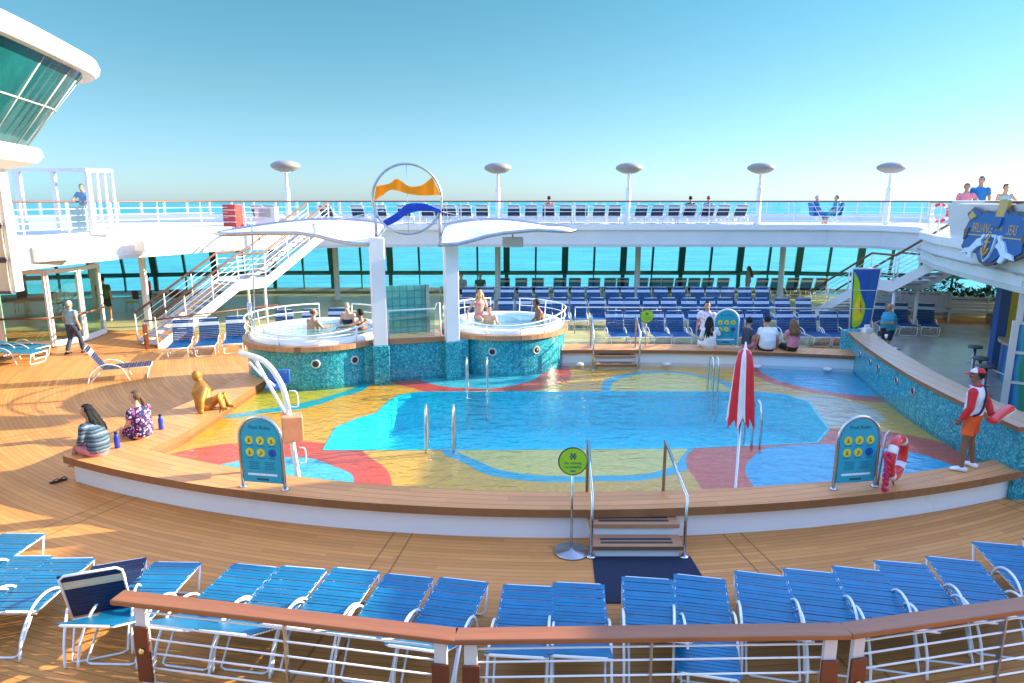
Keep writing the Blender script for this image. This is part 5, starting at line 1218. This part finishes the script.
def person(label, loc, rz, J, skin, clothes, hair=None, look=(0, 1, 0), k=1.0, group=None, fat=1.0, vox=0.017, hands=0.5, tilt=0):
    """J: joints in local space (+Y is the way the body faces); clothes: list of (name, material, pieces)"""
    J = {a: V(c) * k for a, c in J.items()}
    t = thing('person', label, 'person', loc, rz, group)
    sd = (J['shR'] - J['shL']).normalized(); hd = (J['hpR'] - J['hpL']).normalized()
    def torso(b, g=0.0, lo=0, hi=5, cap=True):
        pts = [J['pel'] - (J['wst'] - J['pel']) * 0.45, J['pel'], J['wst'], J['chs'], J['chs'] * 0.45 + J['nkb'] * 0.55, J['nkb']]
        rr = [(0.135, 0.115), (0.168, 0.130), (0.142, 0.112), (0.165, 0.120), (0.150, 0.095), (0.085, 0.065)]
        f = [fat, fat, 1 + (fat - 1) * 1.7, fat, 1, 1]
        loft(b, pts[lo:hi + 1], [((a * q + g) * k, (c * q * (1 + (q - 1) * .6) + g) * k) for (a, c), q in zip(rr, f)][lo:hi + 1], sd, 18, cap)
    def arm(b, s, f0, f1, g=0.0, cap=True):
        a, e, w = J['sh' + s], J['el' + s], J['wr' + s]
        P = [(a, 0.060), (a.lerp(e, .5), 0.048), (e, 0.041), (e.lerp(w, .35), 0.041), (w, 0.029)]
        T = [0, .5, 1, 1.35, 2]
        sel = [(p, r) for (p, r), q in zip(P, T) if f0 <= q < f1 - 0.05]
        e1 = a.lerp(e, f1) if f1 <= 1 else e.lerp(w, f1 - 1)
        re = 0.060 - 0.019 * f1 if f1 <= 1 else 0.042 - 0.013 * (f1 - 1)
        loft(b, [p for p, r in sel] + [e1], [(r + g) * k for p, r in sel] + [(re + g) * k], sd, 12, cap)
    def leg(b, s, f1, g=0.0, cap=True, flare=0.0):
        h, n_, a = J['hp' + s], J['kn' + s], J['an' + s]
        P = [(h, 0.092 * fat), (h.lerp(n_, .5), 0.078 * (0.5 + fat / 2)), (n_, 0.055), (n_.lerp(a, .3), 0.056), (a, 0.036)]; T = [0, .5, 1, 1.3, 2]
        sel = [(p, r) for (p, r), q in zip(P, T) if q < f1 - 0.05]
        e1 = h.lerp(n_, f1) if f1 <= 1 else n_.lerp(a, f1 - 1)
        re = 0.092 - 0.037 * f1 if f1 <= 1 else 0.056 - 0.02 * (f1 - 1)
        loft(b, [p for p, r in sel] + [e1], [(r + g) * k for p, r in sel] + [(re + g + flare) * k], hd, 12, cap)
    H = J['hed']; fwd, rgt, up = frame(look, (0, 0, 1)); 
    if tilt: up = (up + fwd * tilt).normalized(); fwd = rgt.cross(up) * -1; fwd = up.cross(rgt)
    b = B(); torso(b)
    for s in 'LR':
        arm(b, s, 0, 2); leg(b, s, 2)
        a = J['an' + s]; sh = (a - J['kn' + s]).normalized(); fd = J.get('ft' + s)
        fd = (fd / k).normalized() if fd is not None else V((0, 1, 0))
        loft(b, [a - fd * 0.04 * k - V((0, 0, 0.045 * k)), a + fd * 0.05 * k - V((0, 0, 0.04 * k)), a + fd * 0.13 * k - V((0, 0, 0.058 * k))], [(0.034 * k, 0.034 * k), (0.038 * k, 0.034 * k), (0.036 * k, 0.018 * k)], hd, 10)
        b.ell(J['sh' + s] + V((0, 0, -0.01 * k)), (0.066 * k,) * 3)
    loft(b, [J['nkb'] - V((0, 0, 0.02 * k)), J['nkb'].lerp(H, .5), H - up * 0.02 * k], [0.066 * k, 0.054 * k, 0.055 * k], sd, 12)
    HM = Matrix((rgt, fwd, up)).transposed().to_4x4()
    hp = lambda x, y, z: H + (rgt * x + fwd * y + up * z) * k
    b.ell(hp(0, -0.008, 0.03), (0.076 * k, 0.096 * k, 0.098 * k), M=HM); b.ell(hp(0, 0.022, -0.045), (0.056 * k, 0.066 * k, 0.066 * k), M=HM)
    loft(b, [hp(0, 0.082, 0.025), hp(0, 0.104, -0.012)], [0.011 * k, 0.016 * k], rgt, 8)
    b = remeshed(b, vox * k)
    for s, sg in (('L', -1), ('R', 1)):
        w = J['wr' + s]; d = (w - J['el' + s]).normalized(); hv = J.get('hd' + s)
        d2 = (hv / k).normalized() if hv is not None else d
        nb = rgt * sg if abs(d2.z) > 0.6 else V((0, 0, 1))
        add_hand(b, w - d * 0.008 * k, d2, nb, -sg if abs(d2.z) > .6 else -sg, k, hands)
    for sx in (-1, 1):
        b.ell(hp(sx * 0.031, 0.079, 0.022), (0.0135 * k, 0.010 * k, 0.009 * k), 1, 8, 6, HM); b.ell(hp(sx * 0.031, 0.087, 0.022), (0.0062 * k, 0.004 * k, 0.0062 * k), 2, 8, 6, HM)
        b.box(hp(sx * 0.031, 0.088, 0.042), (0.032 * k, 0.008 * k, 0.006 * k), mat=2, M=HM)
        b.ell(hp(sx * 0.077, -0.005, 0.008), (0.010 * k, 0.020 * k, 0.030 * k), 0, 8, 6, HM)
    b.ell(hp(0, 0.084, -0.052), (0.022 * k, 0.007 * k, 0.007 * k), 3, 8, 6, HM)
    b.build('body', [skin, 'eye_white', 'hair_black', 'lip'], t)
    # clothes
    for name, m, spec in clothes:
        c = B(); g = spec.get('g', 0.013)
        if 'torso' in spec: torso(c, g, *spec['torso'], cap=False)
        if 'arms' in spec:
            for s in 'LR': arm(c, s, 0, spec['arms'], g, False); c.ell(J['sh' + s] + V((0, 0, -0.012 * k)), ((0.060 + g * .6) * k,) * 3)
        if 'legs' in spec:
            for s in 'LR': leg(c, s, spec['legs'], g + 0.004, False, spec.get('flare', 0.0))
            if 'torso' not in spec: torso(c, g + 0.006, 0, 1, True)
        if 'feet' in spec:
            for s in 'LR':
                c = B(); a = J['an' + s]; fd = J.get('ft' + s); fd = (fd / k).normalized() if fd is not None else V((0, 1, 0))
                loft(c, [a - fd * 0.055 * k - V((0, 0, 0.045 * k)), a + fd * 0.05 * k - V((0, 0, 0.040 * k)), a + fd * 0.145 * k - V((0, 0, 0.058 * k))], [(0.044 * k, 0.046 * k), (0.048 * k, 0.046 * k), (0.045 * k, 0.028 * k)], hd, 12)
                remeshed(c, vox * 0.95 * k, 3).build(name, m, t)
            continue
        c = remeshed(c, vox * 0.95 * k, 3); c.build(name, m, t)
    # hair
    if hair:
        m, style = hair; h = B()
        cz = {'short': -0.02, 'bald': -0.09}.get(style, -0.02)
        r = bmesh.ops.create_uvsphere(h.bm, u_segments=26, v_segments=18, radius=1)
        kill = [v for v in h.bm.verts if (v.co.y > 0.30 and v.co.z < 0.52) or v.co.z < -0.55 or (style == 'bald' and v.co.z > 0.42)]
        bmesh.ops.delete(h.bm, geom=kill, context='VERTS')
        bmesh.ops.transform(h.bm, matrix=Matrix.Translation(hp(0, -0.012, 0.036)) @ HM @ Matrix.Diagonal((0.087 * k, 0.108 * k, 0.108 * k, 1)), verts=h.bm.verts)
        for v in h.bm.verts: v.co += (v.co - H).normalized() * random.uniform(-0.003, 0.005) * k
        for f in h.bm.faces: f.smooth = True
        if style in ('long', 'curly', 'tail', 'bun', 'bob'):
            if style == 'bun': h.ell(hp(0, -0.10, 0.10), (0.05 * k, 0.05 * k, 0.045 * k))
            elif style == 'tail': loft(h, [hp(0, -0.10, 0.02), hp(0.01, -0.14, -0.08), hp(0.03, -0.13, -0.22), hp(0.04, -0.11, -0.34)], [0.035 * k, 0.04 * k, 0.034 * k, 0.014 * k], rgt, 10)
            else:
                Lh = {'long': 0.48, 'curly': 0.36, 'bob': 0.16}[style]; nst = {'long': 11, 'curly': 17, 'bob': 9}[style]
                for i in range(nst):
                    a = -1.25 + 2.5 * i / (nst - 1); x = math.sin(a) * 0.078; y = -0.02 - math.cos(a) * 0.075; ll = Lh * random.uniform(0.8, 1.05)
                    wv = 0.022 if style == 'curly' else 0.007
                    pts = [hp(x * .8, y * .8, 0.07)] + [hp(x * (1 + .18 * q) + wv * math.sin(q * 5 + i * 2), y * (1 + .22 * q) - 0.012 * q + wv * math.cos(q * 4 + i), 0.03 - ll * q / 5) for q in range(1, 6)]
                    h.tube(pts, [0.03 * k, 0.034 * k, 0.036 * k, 0.034 * k, 0.028 * k, 0.008 * k], 7)
        h.build('hair', m, t)
    return t, J, hp, HM
def stand(**kw):
    J = dict(pel=(0, 0, .97), wst=(0, .01, 1.12), chs=(0, 0, 1.30), nkb=(0, -.01, 1.455), hed=(0, .02, 1.615), shL=(-.18, 0, 1.40), shR=(.18, 0, 1.40), elL=(-.245, -.03, 1.13), elR=(.245, -.03, 1.13),
             wrL=(-.25, .06, .89), wrR=(.25, .06, .89), hpL=(-.09, 0, .92), hpR=(.09, 0, .92), knL=(-.105, .03, .50), knR=(.105, .03, .50), anL=(-.11, -.02, .085), anR=(.11, -.02, .085))
    J.update(kw); return J
def sit(h=0.0, lean=0.0, **kw):
    """sitting, buttocks at z=0, legs over the edge in front"""
    J = dict(pel=(0, 0, .13), wst=(0, -.03 + lean * .25, .28), chs=(0, lean * .6, .47), nkb=(0, .01 + lean, .62), hed=(0, .05 + lean * 1.15, .785), shL=(-.17, lean * .9, .57), shR=(.17, lean * .9, .57), elL=(-.23, .06 + lean * .5, .33), elR=(.23, .06 + lean * .5, .33),
             wrL=(-.15, .26, .22), wrR=(.15, .26, .22), hpL=(-.09, .03, .10), hpR=(.09, .03, .10), knL=(-.11, .44, .10), knR=(.11, .44, .10), anL=(-.11, .46, -.33), anR=(.11, .46, -.33))
    J.update(kw); return J
TEE = dict(torso=(0, 5), arms=0.62); LONGT = dict(torso=(0, 5), arms=1.92); TANK = dict(torso=(0, 4)); SHORTS = dict(legs=0.78, flare=0.015); PANTS = dict(legs=1.92, flare=0.01); BRIEF = dict(legs=0.12)
SH = dict(feet=1, g=0)
# lifeguard, on the coping
ld = math.atan2(0.72, 0.62)
t_, J, hp, HM = person('lifeguard in red and white shirt, orange shorts and red cap holding a red rescue tube', (7.72, 10.95, 0.53), R(42),
    stand(anL=(-.19, .02, .085), knL=(-.15, .03, .50), anR=(.17, -.05, .085), knR=(.14, .01, .5), ftL=(-.4, 1, 0), ftR=(.3, 1, 0), elL=(-.26, -.01, 1.13), wrL=(-.27, .10, .90), elR=(.29, -.12, 1.14), wrR=(.20, -.22, .93)), 'skin_brown',
    [('shirt', 'cl_white', dict(torso=(0, 5), g=0.016)), ('sleeves', 'cl_red', dict(arms=1.9, g=0.018)), ('shorts', 'cl_orange', dict(legs=0.70, flare=0.02)), ('shoe', 'cl_white', SH)], ('hair_black', 'short'), look=(-.45, .9, -0.02), vox=0.013)
cap = B(); r = bmesh.ops.create_uvsphere(cap.bm, u_segments=24, v_segments=14, radius=1)
bmesh.ops.delete(cap.bm, geom=[v for v in cap.bm.verts if v.co.z < 0.05], context='VERTS')
for f in cap.bm.faces: f.smooth = True; f.material_index = 1 if f.calc_center_median().y > 0.25 else 0
bmesh.ops.transform(cap.bm, matrix=Matrix.Translation(hp(0, -0.008, 0.058)) @ HM @ Matrix.Diagonal((0.094, 0.115, 0.092, 1)), verts=cap.bm.verts)
pts = [(0.075 * math.cos(R(a)), 0.09 + 0.10 * math.sin(R(a)), 0.062 - 0.02 * math.sin(R(a))) for a in range(0, 181, 15)]
cap.poly([hp(*p) for p in pts], 0); cap.poly([hp(p[0], p[1], p[2] - 0.008) for p in pts[::-1]], 0)
cap.build('cap', ['cl_red', 'cl_white'], t_)
B().tube(bez([(0.15, 0.06, 1.46), (0.10, -0.09, 1.42), (-0.02, -0.15, 1.25), (-0.14, -0.13, 1.05), (-0.17, -0.04, 0.98)], 5), 0.016, 6, flat=1.6).build('strap', 'black', t_)
B().tube([(0.072 * math.cos(R(a)), -0.005 + 0.066 * math.sin(R(a)), 1.468 - 0.012 * math.sin(R(a))) for a in range(0, 360, 20)], 0.016, 8, closed=True).build('collar', 'cl_red', t_)
rt = thing('rescue_tube', 'red rescue tube with white edge held behind the lifeguard', 'rescue tube', (7.72, 10.95, 0.53), R(42))
B().tube(bez([(-0.06, -0.27, 0.92), (0.08, -0.30, 0.96), (0.24, -0.33, 1.01), (0.40, -0.37, 1.05), (0.52, -0.40, 1.07)], 5), [0.05] + [0.085] * 19 + [0.06], 10, flat=0.7).build('float_body', 'red_plastic', rt)
B().tube(bez([(0.10, -0.33, 0.92), (0.24, -0.37, 0.96), (0.40, -0.42, 1.00), (0.54, -0.45, 1.04)], 5), 0.03, 8).build('float_edge', 'white_cloth', rt)

# the two women on the left coping, seen from behind, legs towards the deck
person('woman with long black hair in a blue grey striped top sitting on the left coping', (-7.42, 11.62, 0.53), R(75), sit(lean=0.10, knL=(-.10, .40, .14), anL=(-.08, .52, -.2)), 'skin_tan', [('top', 'cl_stripe', dict(torso=(0, 5), arms=1.9, g=0.022)), ('shorts', 'cl_pink', SHORTS)], ('hair_black', 'long'), look=(-.5, 1, -.1), fat=1.12)
person('woman with brown tied hair in a navy and pink patterned dress on the left coping', (-7.10, 12.5, 0.53), R(68), sit(lean=0.04, knL=(-.12, .40, .16)), 'skin_light', [('dress', 'cl_print', dict(torso=(0, 5), arms=0.62, legs=0.72, g=0.02, flare=0.02))], ('hair_brown', 'tail'), look=(-.6, 1, .05), fat=1.12)
# golden sculpture further along the coping
st = thing('bronze_statue', 'golden bronze statue of a seated figure leaning back on one arm on the coping', 'statue', (-6.72, 14.35, 0.53), R(-20)); st.scale = (0.95, 0.95, 0.76)
b = B()
for P, rr in (([(0, 0, .12), (-.02, -.02, .32), (-.09, .02, .52), (-.16, .07, .68)], [(.23, .20), (.21, .17), (.25, .17), (.16, .12)]), ([(-.16, .07, .68), (-.22, .12, .80)], [.09, .08]), ([(0.06, -.04, .62), (0.13, -.22, .34), (.14, -.27, .03)], [.10, .075, .06]), ([(.12, -.26, .03), (.24, -.32, .015)], [.055, .035]),
              ([(-.28, .12, .62), (-.40, .22, .50), (-.32, .24, .78)], [.09, .07, .05]), ([(.06, .05, .14), (.36, .10, .40), (.38, .14, .06)], [.14, .10, .065]), ([(.02, .16, .12), (.34, .30, .38), (.38, .34, .05)], [.14, .10, .065]), ([(.36, .14, .04), (.52, .14, .02)], [.06, .04]), ([(.36, .34, .04), (.52, .34, .02)], [.06, .04])):
    loft(b, P, rr, (1, 0, 0) if len(P) > 3 else (0, 1, 0))
b.ell((-.27, .13, .92), (.105, .12, .17)); b.ell((-.34, .20, .89), (.03, .03, .04)); b.ell((-.25, .08, .95), (.105, .105, .15))
remeshed(b, 0.016, 3).build('figure', 'gold_bronze', st)
# bathers
def bather(label, loc, rz, skin, hair, J, clothes=(), look=(0, 1, 0), fat=1.0, k=1.0): person(label, loc, R(rz), J, skin, list(clothes), hair, look, fat=fat, k=k)
TUBZ = 1.14
bather('bald bather with bare back in the left whirlpool, leftmost of the three', (-5.55, 18.75, TUBZ), -30, 'skin_tan', ('hair_brown', 'bald'), sit(elR=(.26, .1, .38), wrR=(.34, .3, .42)), [('swim_shorts', 'cl_blue', SHORTS)], look=(.3, 1, -.2), fat=1.12)
bather('grey haired bather in dark swimsuit at the back of the left whirlpool', (-4.75, 19.55, TUBZ + .05), 165, 'skin_light', ('hair_grey', 'short'), sit(), [('swimsuit', 'cl_navy', dict(torso=(0, 3)))], look=(-.4, 1, -.1), fat=1.1)
bather('dark haired bather with one arm stretched out in the left whirlpool', (-4.15, 18.55, TUBZ + .02), 70, 'skin_brown', ('hair_black', 'short'), sit(elL=(-.42, .12, .52), wrL=(-.60, .28, .50)), [('swim_shorts', 'cl_navy', SHORTS)], look=(-.2, 1, 0))
bather('blonde woman in bikini sitting on the rim of the right whirlpool', (-0.98, 20.35, TUBZ + .32), 205, 'skin_light', ('hair_blonde', 'long'), sit(elR=(.36, -.02, .30), wrR=(.42, .1, .10)), [('bikini_top', 'cl_pink', dict(torso=(3, 3 + 1))), ('bikini_bottom', 'cl_pink', BRIEF)], look=(.3, 1, -.1))
bather('dark haired child low in the water of the right whirlpool', (-0.62, 19.45, TUBZ + .08), 150, 'skin_light', ('hair_black', 'short'), sit(elL=(-.3, .1, .4), wrL=(-.45, .25, .42)), [('swim_shorts', 'cl_blue', SHORTS)], k=0.9)
bather('dark skinned man leaning at the right side of the right whirlpool', (0.85, 19.95, TUBZ + .1), 100, 'skin_brown', ('hair_black', 'short'), sit(lean=0.08), [('swim_shorts', 'cl_navy', SHORTS)], look=(0.3, 1, 0), fat=1.1)
# deck walkers at left
person('white haired man in a pale teal shirt and jeans walking on the left deck', (-14.55, 22.2, 0), R(-12), stand(anL=(-.12, -.18, .10), knL=(-.11, .0, .50), anR=(.14, .20, .085), knR=(.12, .16, .50)), 'skin_tan', [('shirt', 'cl_teal', TEE), ('jeans', 'cl_jeans', PANTS), ('shoe', 'cl_black', SH)], ('hair_grey', 'short'), fat=1.1, k=1.02)
person('man in dark green shirt and black shorts walking away under the promenade', (-17.1, 28.4, 0), R(10), stand(anL=(-.12, -.22, .14), knL=(-.11, .02, .50), anR=(.12, .14, .085), knR=(.12, .12, .5)), 'skin_tan', [('shirt', 'cl_green', dict(torso=(0, 5), arms=.7, g=.025)), ('shorts', 'cl_black', SHORTS), ('shoe', 'cl_white', SH)], ('hair_black', 'short'), fat=1.2, k=1.08)
person('person in a red top standing by the left windows', (-16.4, 30.6, 0), R(100), stand(), 'skin_tan', [('top', 'cl_red', TEE), ('trousers', 'cl_black', PANTS)], ('hair_black', 'short'), k=1.0)
person('man in a blue shirt leaning on the promenade rail inside the glass booth', (-15.3, 24.95, FL), R(190), stand(nkb=(0, .06, 1.44), hed=(0, .13, 1.58), elR=(.3, .18, 1.16), wrR=(.22, .40, 1.12), elL=(-.3, .16, 1.16), wrL=(-.2, .40, 1.12)), 'skin_tan', [('shirt', 'cl_blue', TEE), ('shorts', 'cl_grey', SHORTS)], ('hair_brown', 'short'))
# far ledge group
person('man in a floral shirt standing between the far ledge and the loungers', (6.05, 20.9, 0.0), R(150), stand(), 'skin_tan', [('shirt', 'cl_floral', dict(torso=(0, 5), arms=.62, g=.022)), ('shorts', 'cl_slate', SHORTS)], ('hair_black', 'short'), look=(-.3, 1, -.05), k=1.0 * 1.12)
person('woman with long dark hair in a white top sitting on the far ledge', (5.72, 19.35, 0.80), R(8), sit(lean=.04, elR=(.28, .02, .40), wrR=(.20, .12, .58)), 'skin_tan', [('top', 'cl_white', dict(torso=(0, 5), arms=1.5, g=.02)), ('trousers', 'cl_white', dict(legs=1.5))], ('hair_black', 'long'), look=(.4, 1, 0), fat=1.05)
person('person in a dark slate shirt sitting on the far ledge right of the sign', (6.80, 19.35, 0.80), R(-75), sit(anL=(-.11, .62, .08), anR=(.11, .60, .08), knL=(-.11, .36, .32), knR=(.11, .34, .30)), 'skin_tan', [('shirt', 'cl_slate', TEE), ('shorts', 'cl_pink', SHORTS)], ('hair_black', 'short'), look=(-.6, 1, 0))
person('man in a white shirt seen from behind sitting on the far ledge', (7.30, 19.12, 0.80), R(-4), sit(lean=.06, elL=(-.27, .0, .32), wrL=(-.28, .08, .10), elR=(.27, .0, .32), wrR=(.28, .08, .10)), 'skin_tan', [('shirt', 'cl_white', dict(torso=(0, 5), arms=.65, g=.022)), ('shorts', 'cl_navy', SHORTS)], ('hair_black', 'short'), look=(.1, 1, -.05), fat=1.22, k=1.06)
person('person with red brown hair sitting behind the man in the white shirt', (7.62, 20.2, 0.55), R(170), sit(), 'skin_light', [('top', 'cl_red', TEE), ('shorts', 'cl_black', SHORTS)], ('hair_brown', 'bob'))
person('woman with curly brown hair in a pink top sitting on the far ledge', (7.98, 19.02, 0.80), R(14), sit(elL=(-.25, .05, .34), wrL=(-.10, .2, .48)), 'skin_tan', [('top', 'cl_pink', dict(torso=(1, 4), arms=.3, g=.014)), ('shorts', 'cl_black', SHORTS)], ('hair_curl', 'curly'), look=(.2, 1, 0))
person('man with shaved head in a blue shirt standing behind the bar counter', (12.1, 21.6, 0.0), R(100), stand(elL=(-.26, .08, 1.14), wrL=(-.22, .32, 1.18), elR=(.26, .05, 1.14), wrR=(.2, .28, 1.12)), 'skin_tan', [('shirt', 'cl_aqua', dict(torso=(0, 5), arms=.68, g=.025)), ('shorts', 'cl_navy', SHORTS)], ('hair_grey', 'bald'), fat=1.3, k=1.02, look=(0, 1, -.1))
person('seated person in a grey top at the far rail, left of two', (-2.55, 34.3, 0.42), R(180), sit(), 'skin_light', [('top', 'cl_grey', TEE), ('shorts', 'cl_navy', SHORTS)], ('hair_brown', 'short'), k=1.1)
person('seated person in a dark green top at the far rail, right of two', (-1.6, 34.3, 0.42), R(180), sit(), 'skin_light', [('top', 'cl_green', TEE), ('shorts', 'cl_navy', SHORTS)], ('hair_brown', 'short'), k=1.1)
person('woman with long brown hair in a grey dress standing by the far windows', (12.0, 34.6, 0), R(70), stand(), 'skin_tan', [('dress', 'cl_grey', dict(torso=(0, 5), legs=.7, flare=.04, g=.02))], ('hair_brown', 'long'), k=1.0)
# upper right balcony trio
person('man in a blue shirt on the right balcony, tallest of the three', (14.2, 21.2, FL), R(150), stand(), 'skin_tan', [('shirt', 'cl_blue', TEE), ('shorts', 'cl_grey', SHORTS)], ('hair_brown', 'short'), look=(.6, 1, 0), k=1.06)
person('boy with brown hair beside the man in blue on the right balcony', (13.75, 21.15, FL), R(140), stand(wrL=(-.4, .2, 1.18), elL=(-.34, .05, 1.2)), 'skin_tan', [('top', 'cl_pink', TEE), ('shorts', 'cl_navy', SHORTS)], ('hair_brown', 'short'), k=0.94)
person('woman with dark hair in a pale top at the right end of the balcony trio', (14.55, 20.6, FL), R(170), stand(wrL=(-.42, .22, 1.2), elL=(-.36, .1, 1.16)), 'skin_tan', [('top', 'cl_teal', TANK), ('shorts', 'cl_navy', SHORTS)], ('hair_black', 'bun'), k=0.92)
# on the promenade
for x, m, hair, lab, rz in ((14.35, 'cl_blue', ('hair_grey', 'short'), 'person in blue seated in a folding chair on the promenade, left of two', -90), (15.35, 'cl_aqua', ('hair_black', 'short'), 'person in turquoise with dark cap seated on the promenade, right of two', 90)):
    person(lab, (x, 32.9, FL + 0.45), R(rz), sit(), 'skin_light', [('top', m, dict(torso=(0, 5), arms=1.5, g=.02)), ('trousers', m, dict(legs=1.5))], hair)
    c = thing('folding_chair', ['blue folding chair on the promenade under the left of the seated two', 'blue folding chair on the promenade under the right of the seated two'][x > 15], 'chair', (x, 32.9, FL), R(rz), 'folding chairs on the promenade')
    B().box((0, 0.12, 0.42), (0.5, 0.5, 0.04), bev=0.01).build('seat', 'cl_blue', c); B().box((0, -0.2, 0.75), (0.5, 0.04, 0.6), bev=0.01, M=Matrix.Rotation(R(12), 4, 'X')).build('backrest', 'cl_blue', c)
    B().tube([(-.25, .4, 0), (-.25, -.3, 1.1)], .014, 5).tube([(.25, .4, 0), (.25, -.3, 1.1)], .014, 5).tube([(-.25, -.2, 0), (-.25, .3, .45)], .014, 5).tube([(.25, -.2, 0), (.25, .3, .45)], .014, 5).build('frame', 'white_frame', c)
for px, m, hair, lab, lk in ((549, 'cl_red', ('hair_black', 'short'), 'person in dark cap reclining on a promenade lounger, left of three', 'cl_navy'), (690, 'cl_navy', ('hair_black', 'short'), 'person in navy reclining on a promenade lounger, middle of three', 'cl_navy'), (708, 'cl_aqua', ('hair_brown', 'short'), 'person in turquoise reclining on a promenade lounger, right of three', 'cl_navy')):
    person(lab, (px2x(px, 33.9, 4.4), 34.15, FL + 0.40), R(0), sit(lean=-0.30, hed=(0, -.22, .82), anL=(-.11, .85, .1), anR=(.11, .85, .1), knL=(-.11, .42, .16), knR=(.11, .42, .16)), 'skin_tan', [('top', m, TEE), ('shorts', lk, SHORTS)], hair)

# ------------------------------------------------------------------ light, sky, camera
w = bpy.data.worlds.new('World'); SC.world = w; w.use_nodes = True; nt = w.node_tree
bg = nt.nodes['Background']; sk = nt.nodes.new('ShaderNodeTexSky'); sk.sky_type = 'NISHITA'; sk.sun_disc = False
SUN_EL, SUN_AZ = R(19), R(15)      # elevation; angle from +X towards +Y
sd = V((math.cos(SUN_EL) * math.cos(SUN_AZ), math.cos(SUN_EL) * math.sin(SUN_AZ), math.sin(SUN_EL)))
sk.sun_elevation = SUN_EL; sk.sun_rotation = math.pi / 2 - SUN_AZ
sk.air_density = 1.0; sk.dust_density = 0.3; sk.ozone_density = 2.5; sk.altitude = 0
tcw = nt.nodes.new('ShaderNodeTexCoord'); spw = nt.nodes.new('ShaderNodeSeparateXYZ'); nt.links.new(tcw.outputs['Generated'], spw.inputs[0])
tint = ramp(nt, spw.outputs[2], [(0.0, (0.28, 0.40, 0.64)), (0.05, (0.27, 0.38, 0.51)), (0.14, (0.26, 0.38, 0.39)), (0.27, (0.215, 0.405, 0.375)), (0.55, (2.3, 1.98, 2.15))])
nt.links.new(mixc(nt, 1.0, sk.outputs[0], tint, 'MULTIPLY'), bg.inputs[0]); bg.inputs[1].default_value = 0.15
sl = bpy.data.lights.new('sun', 'SUN'); sl.energy = 5.0; sl.angle = R(0.5); sl.color = (1.0, 0.85, 0.58)
so = bpy.data.objects.new('sun', sl); COL.objects.link(so); so.rotation_euler = sd.to_track_quat('Z', 'Y').to_euler()
cam = bpy.data.cameras.new('camera'); cam.sensor_width = 36; cam.lens = 683 / 1024 * 36; cam.clip_end = 200000; cam.clip_start = 0.1
co = bpy.data.objects.new('camera', cam); COL.objects.link(co); co.location = (0, 0, 5); co.rotation_euler = (math.pi / 2 - math.atan(141 / 683), 0, 0)
SC.camera = co
SC.view_settings.view_transform = 'Standard'; SC.view_settings.look = 'None'; SC.view_settings.gamma = 1; SC.view_settings.exposure = 1.6; SC.view_settings.use_curve_mapping = False
SC.cycles.max_bounces = 10; SC.cycles.transparent_max_bounces = 24; SC.cycles.caustics_reflective = False; SC.cycles.caustics_refractive = False
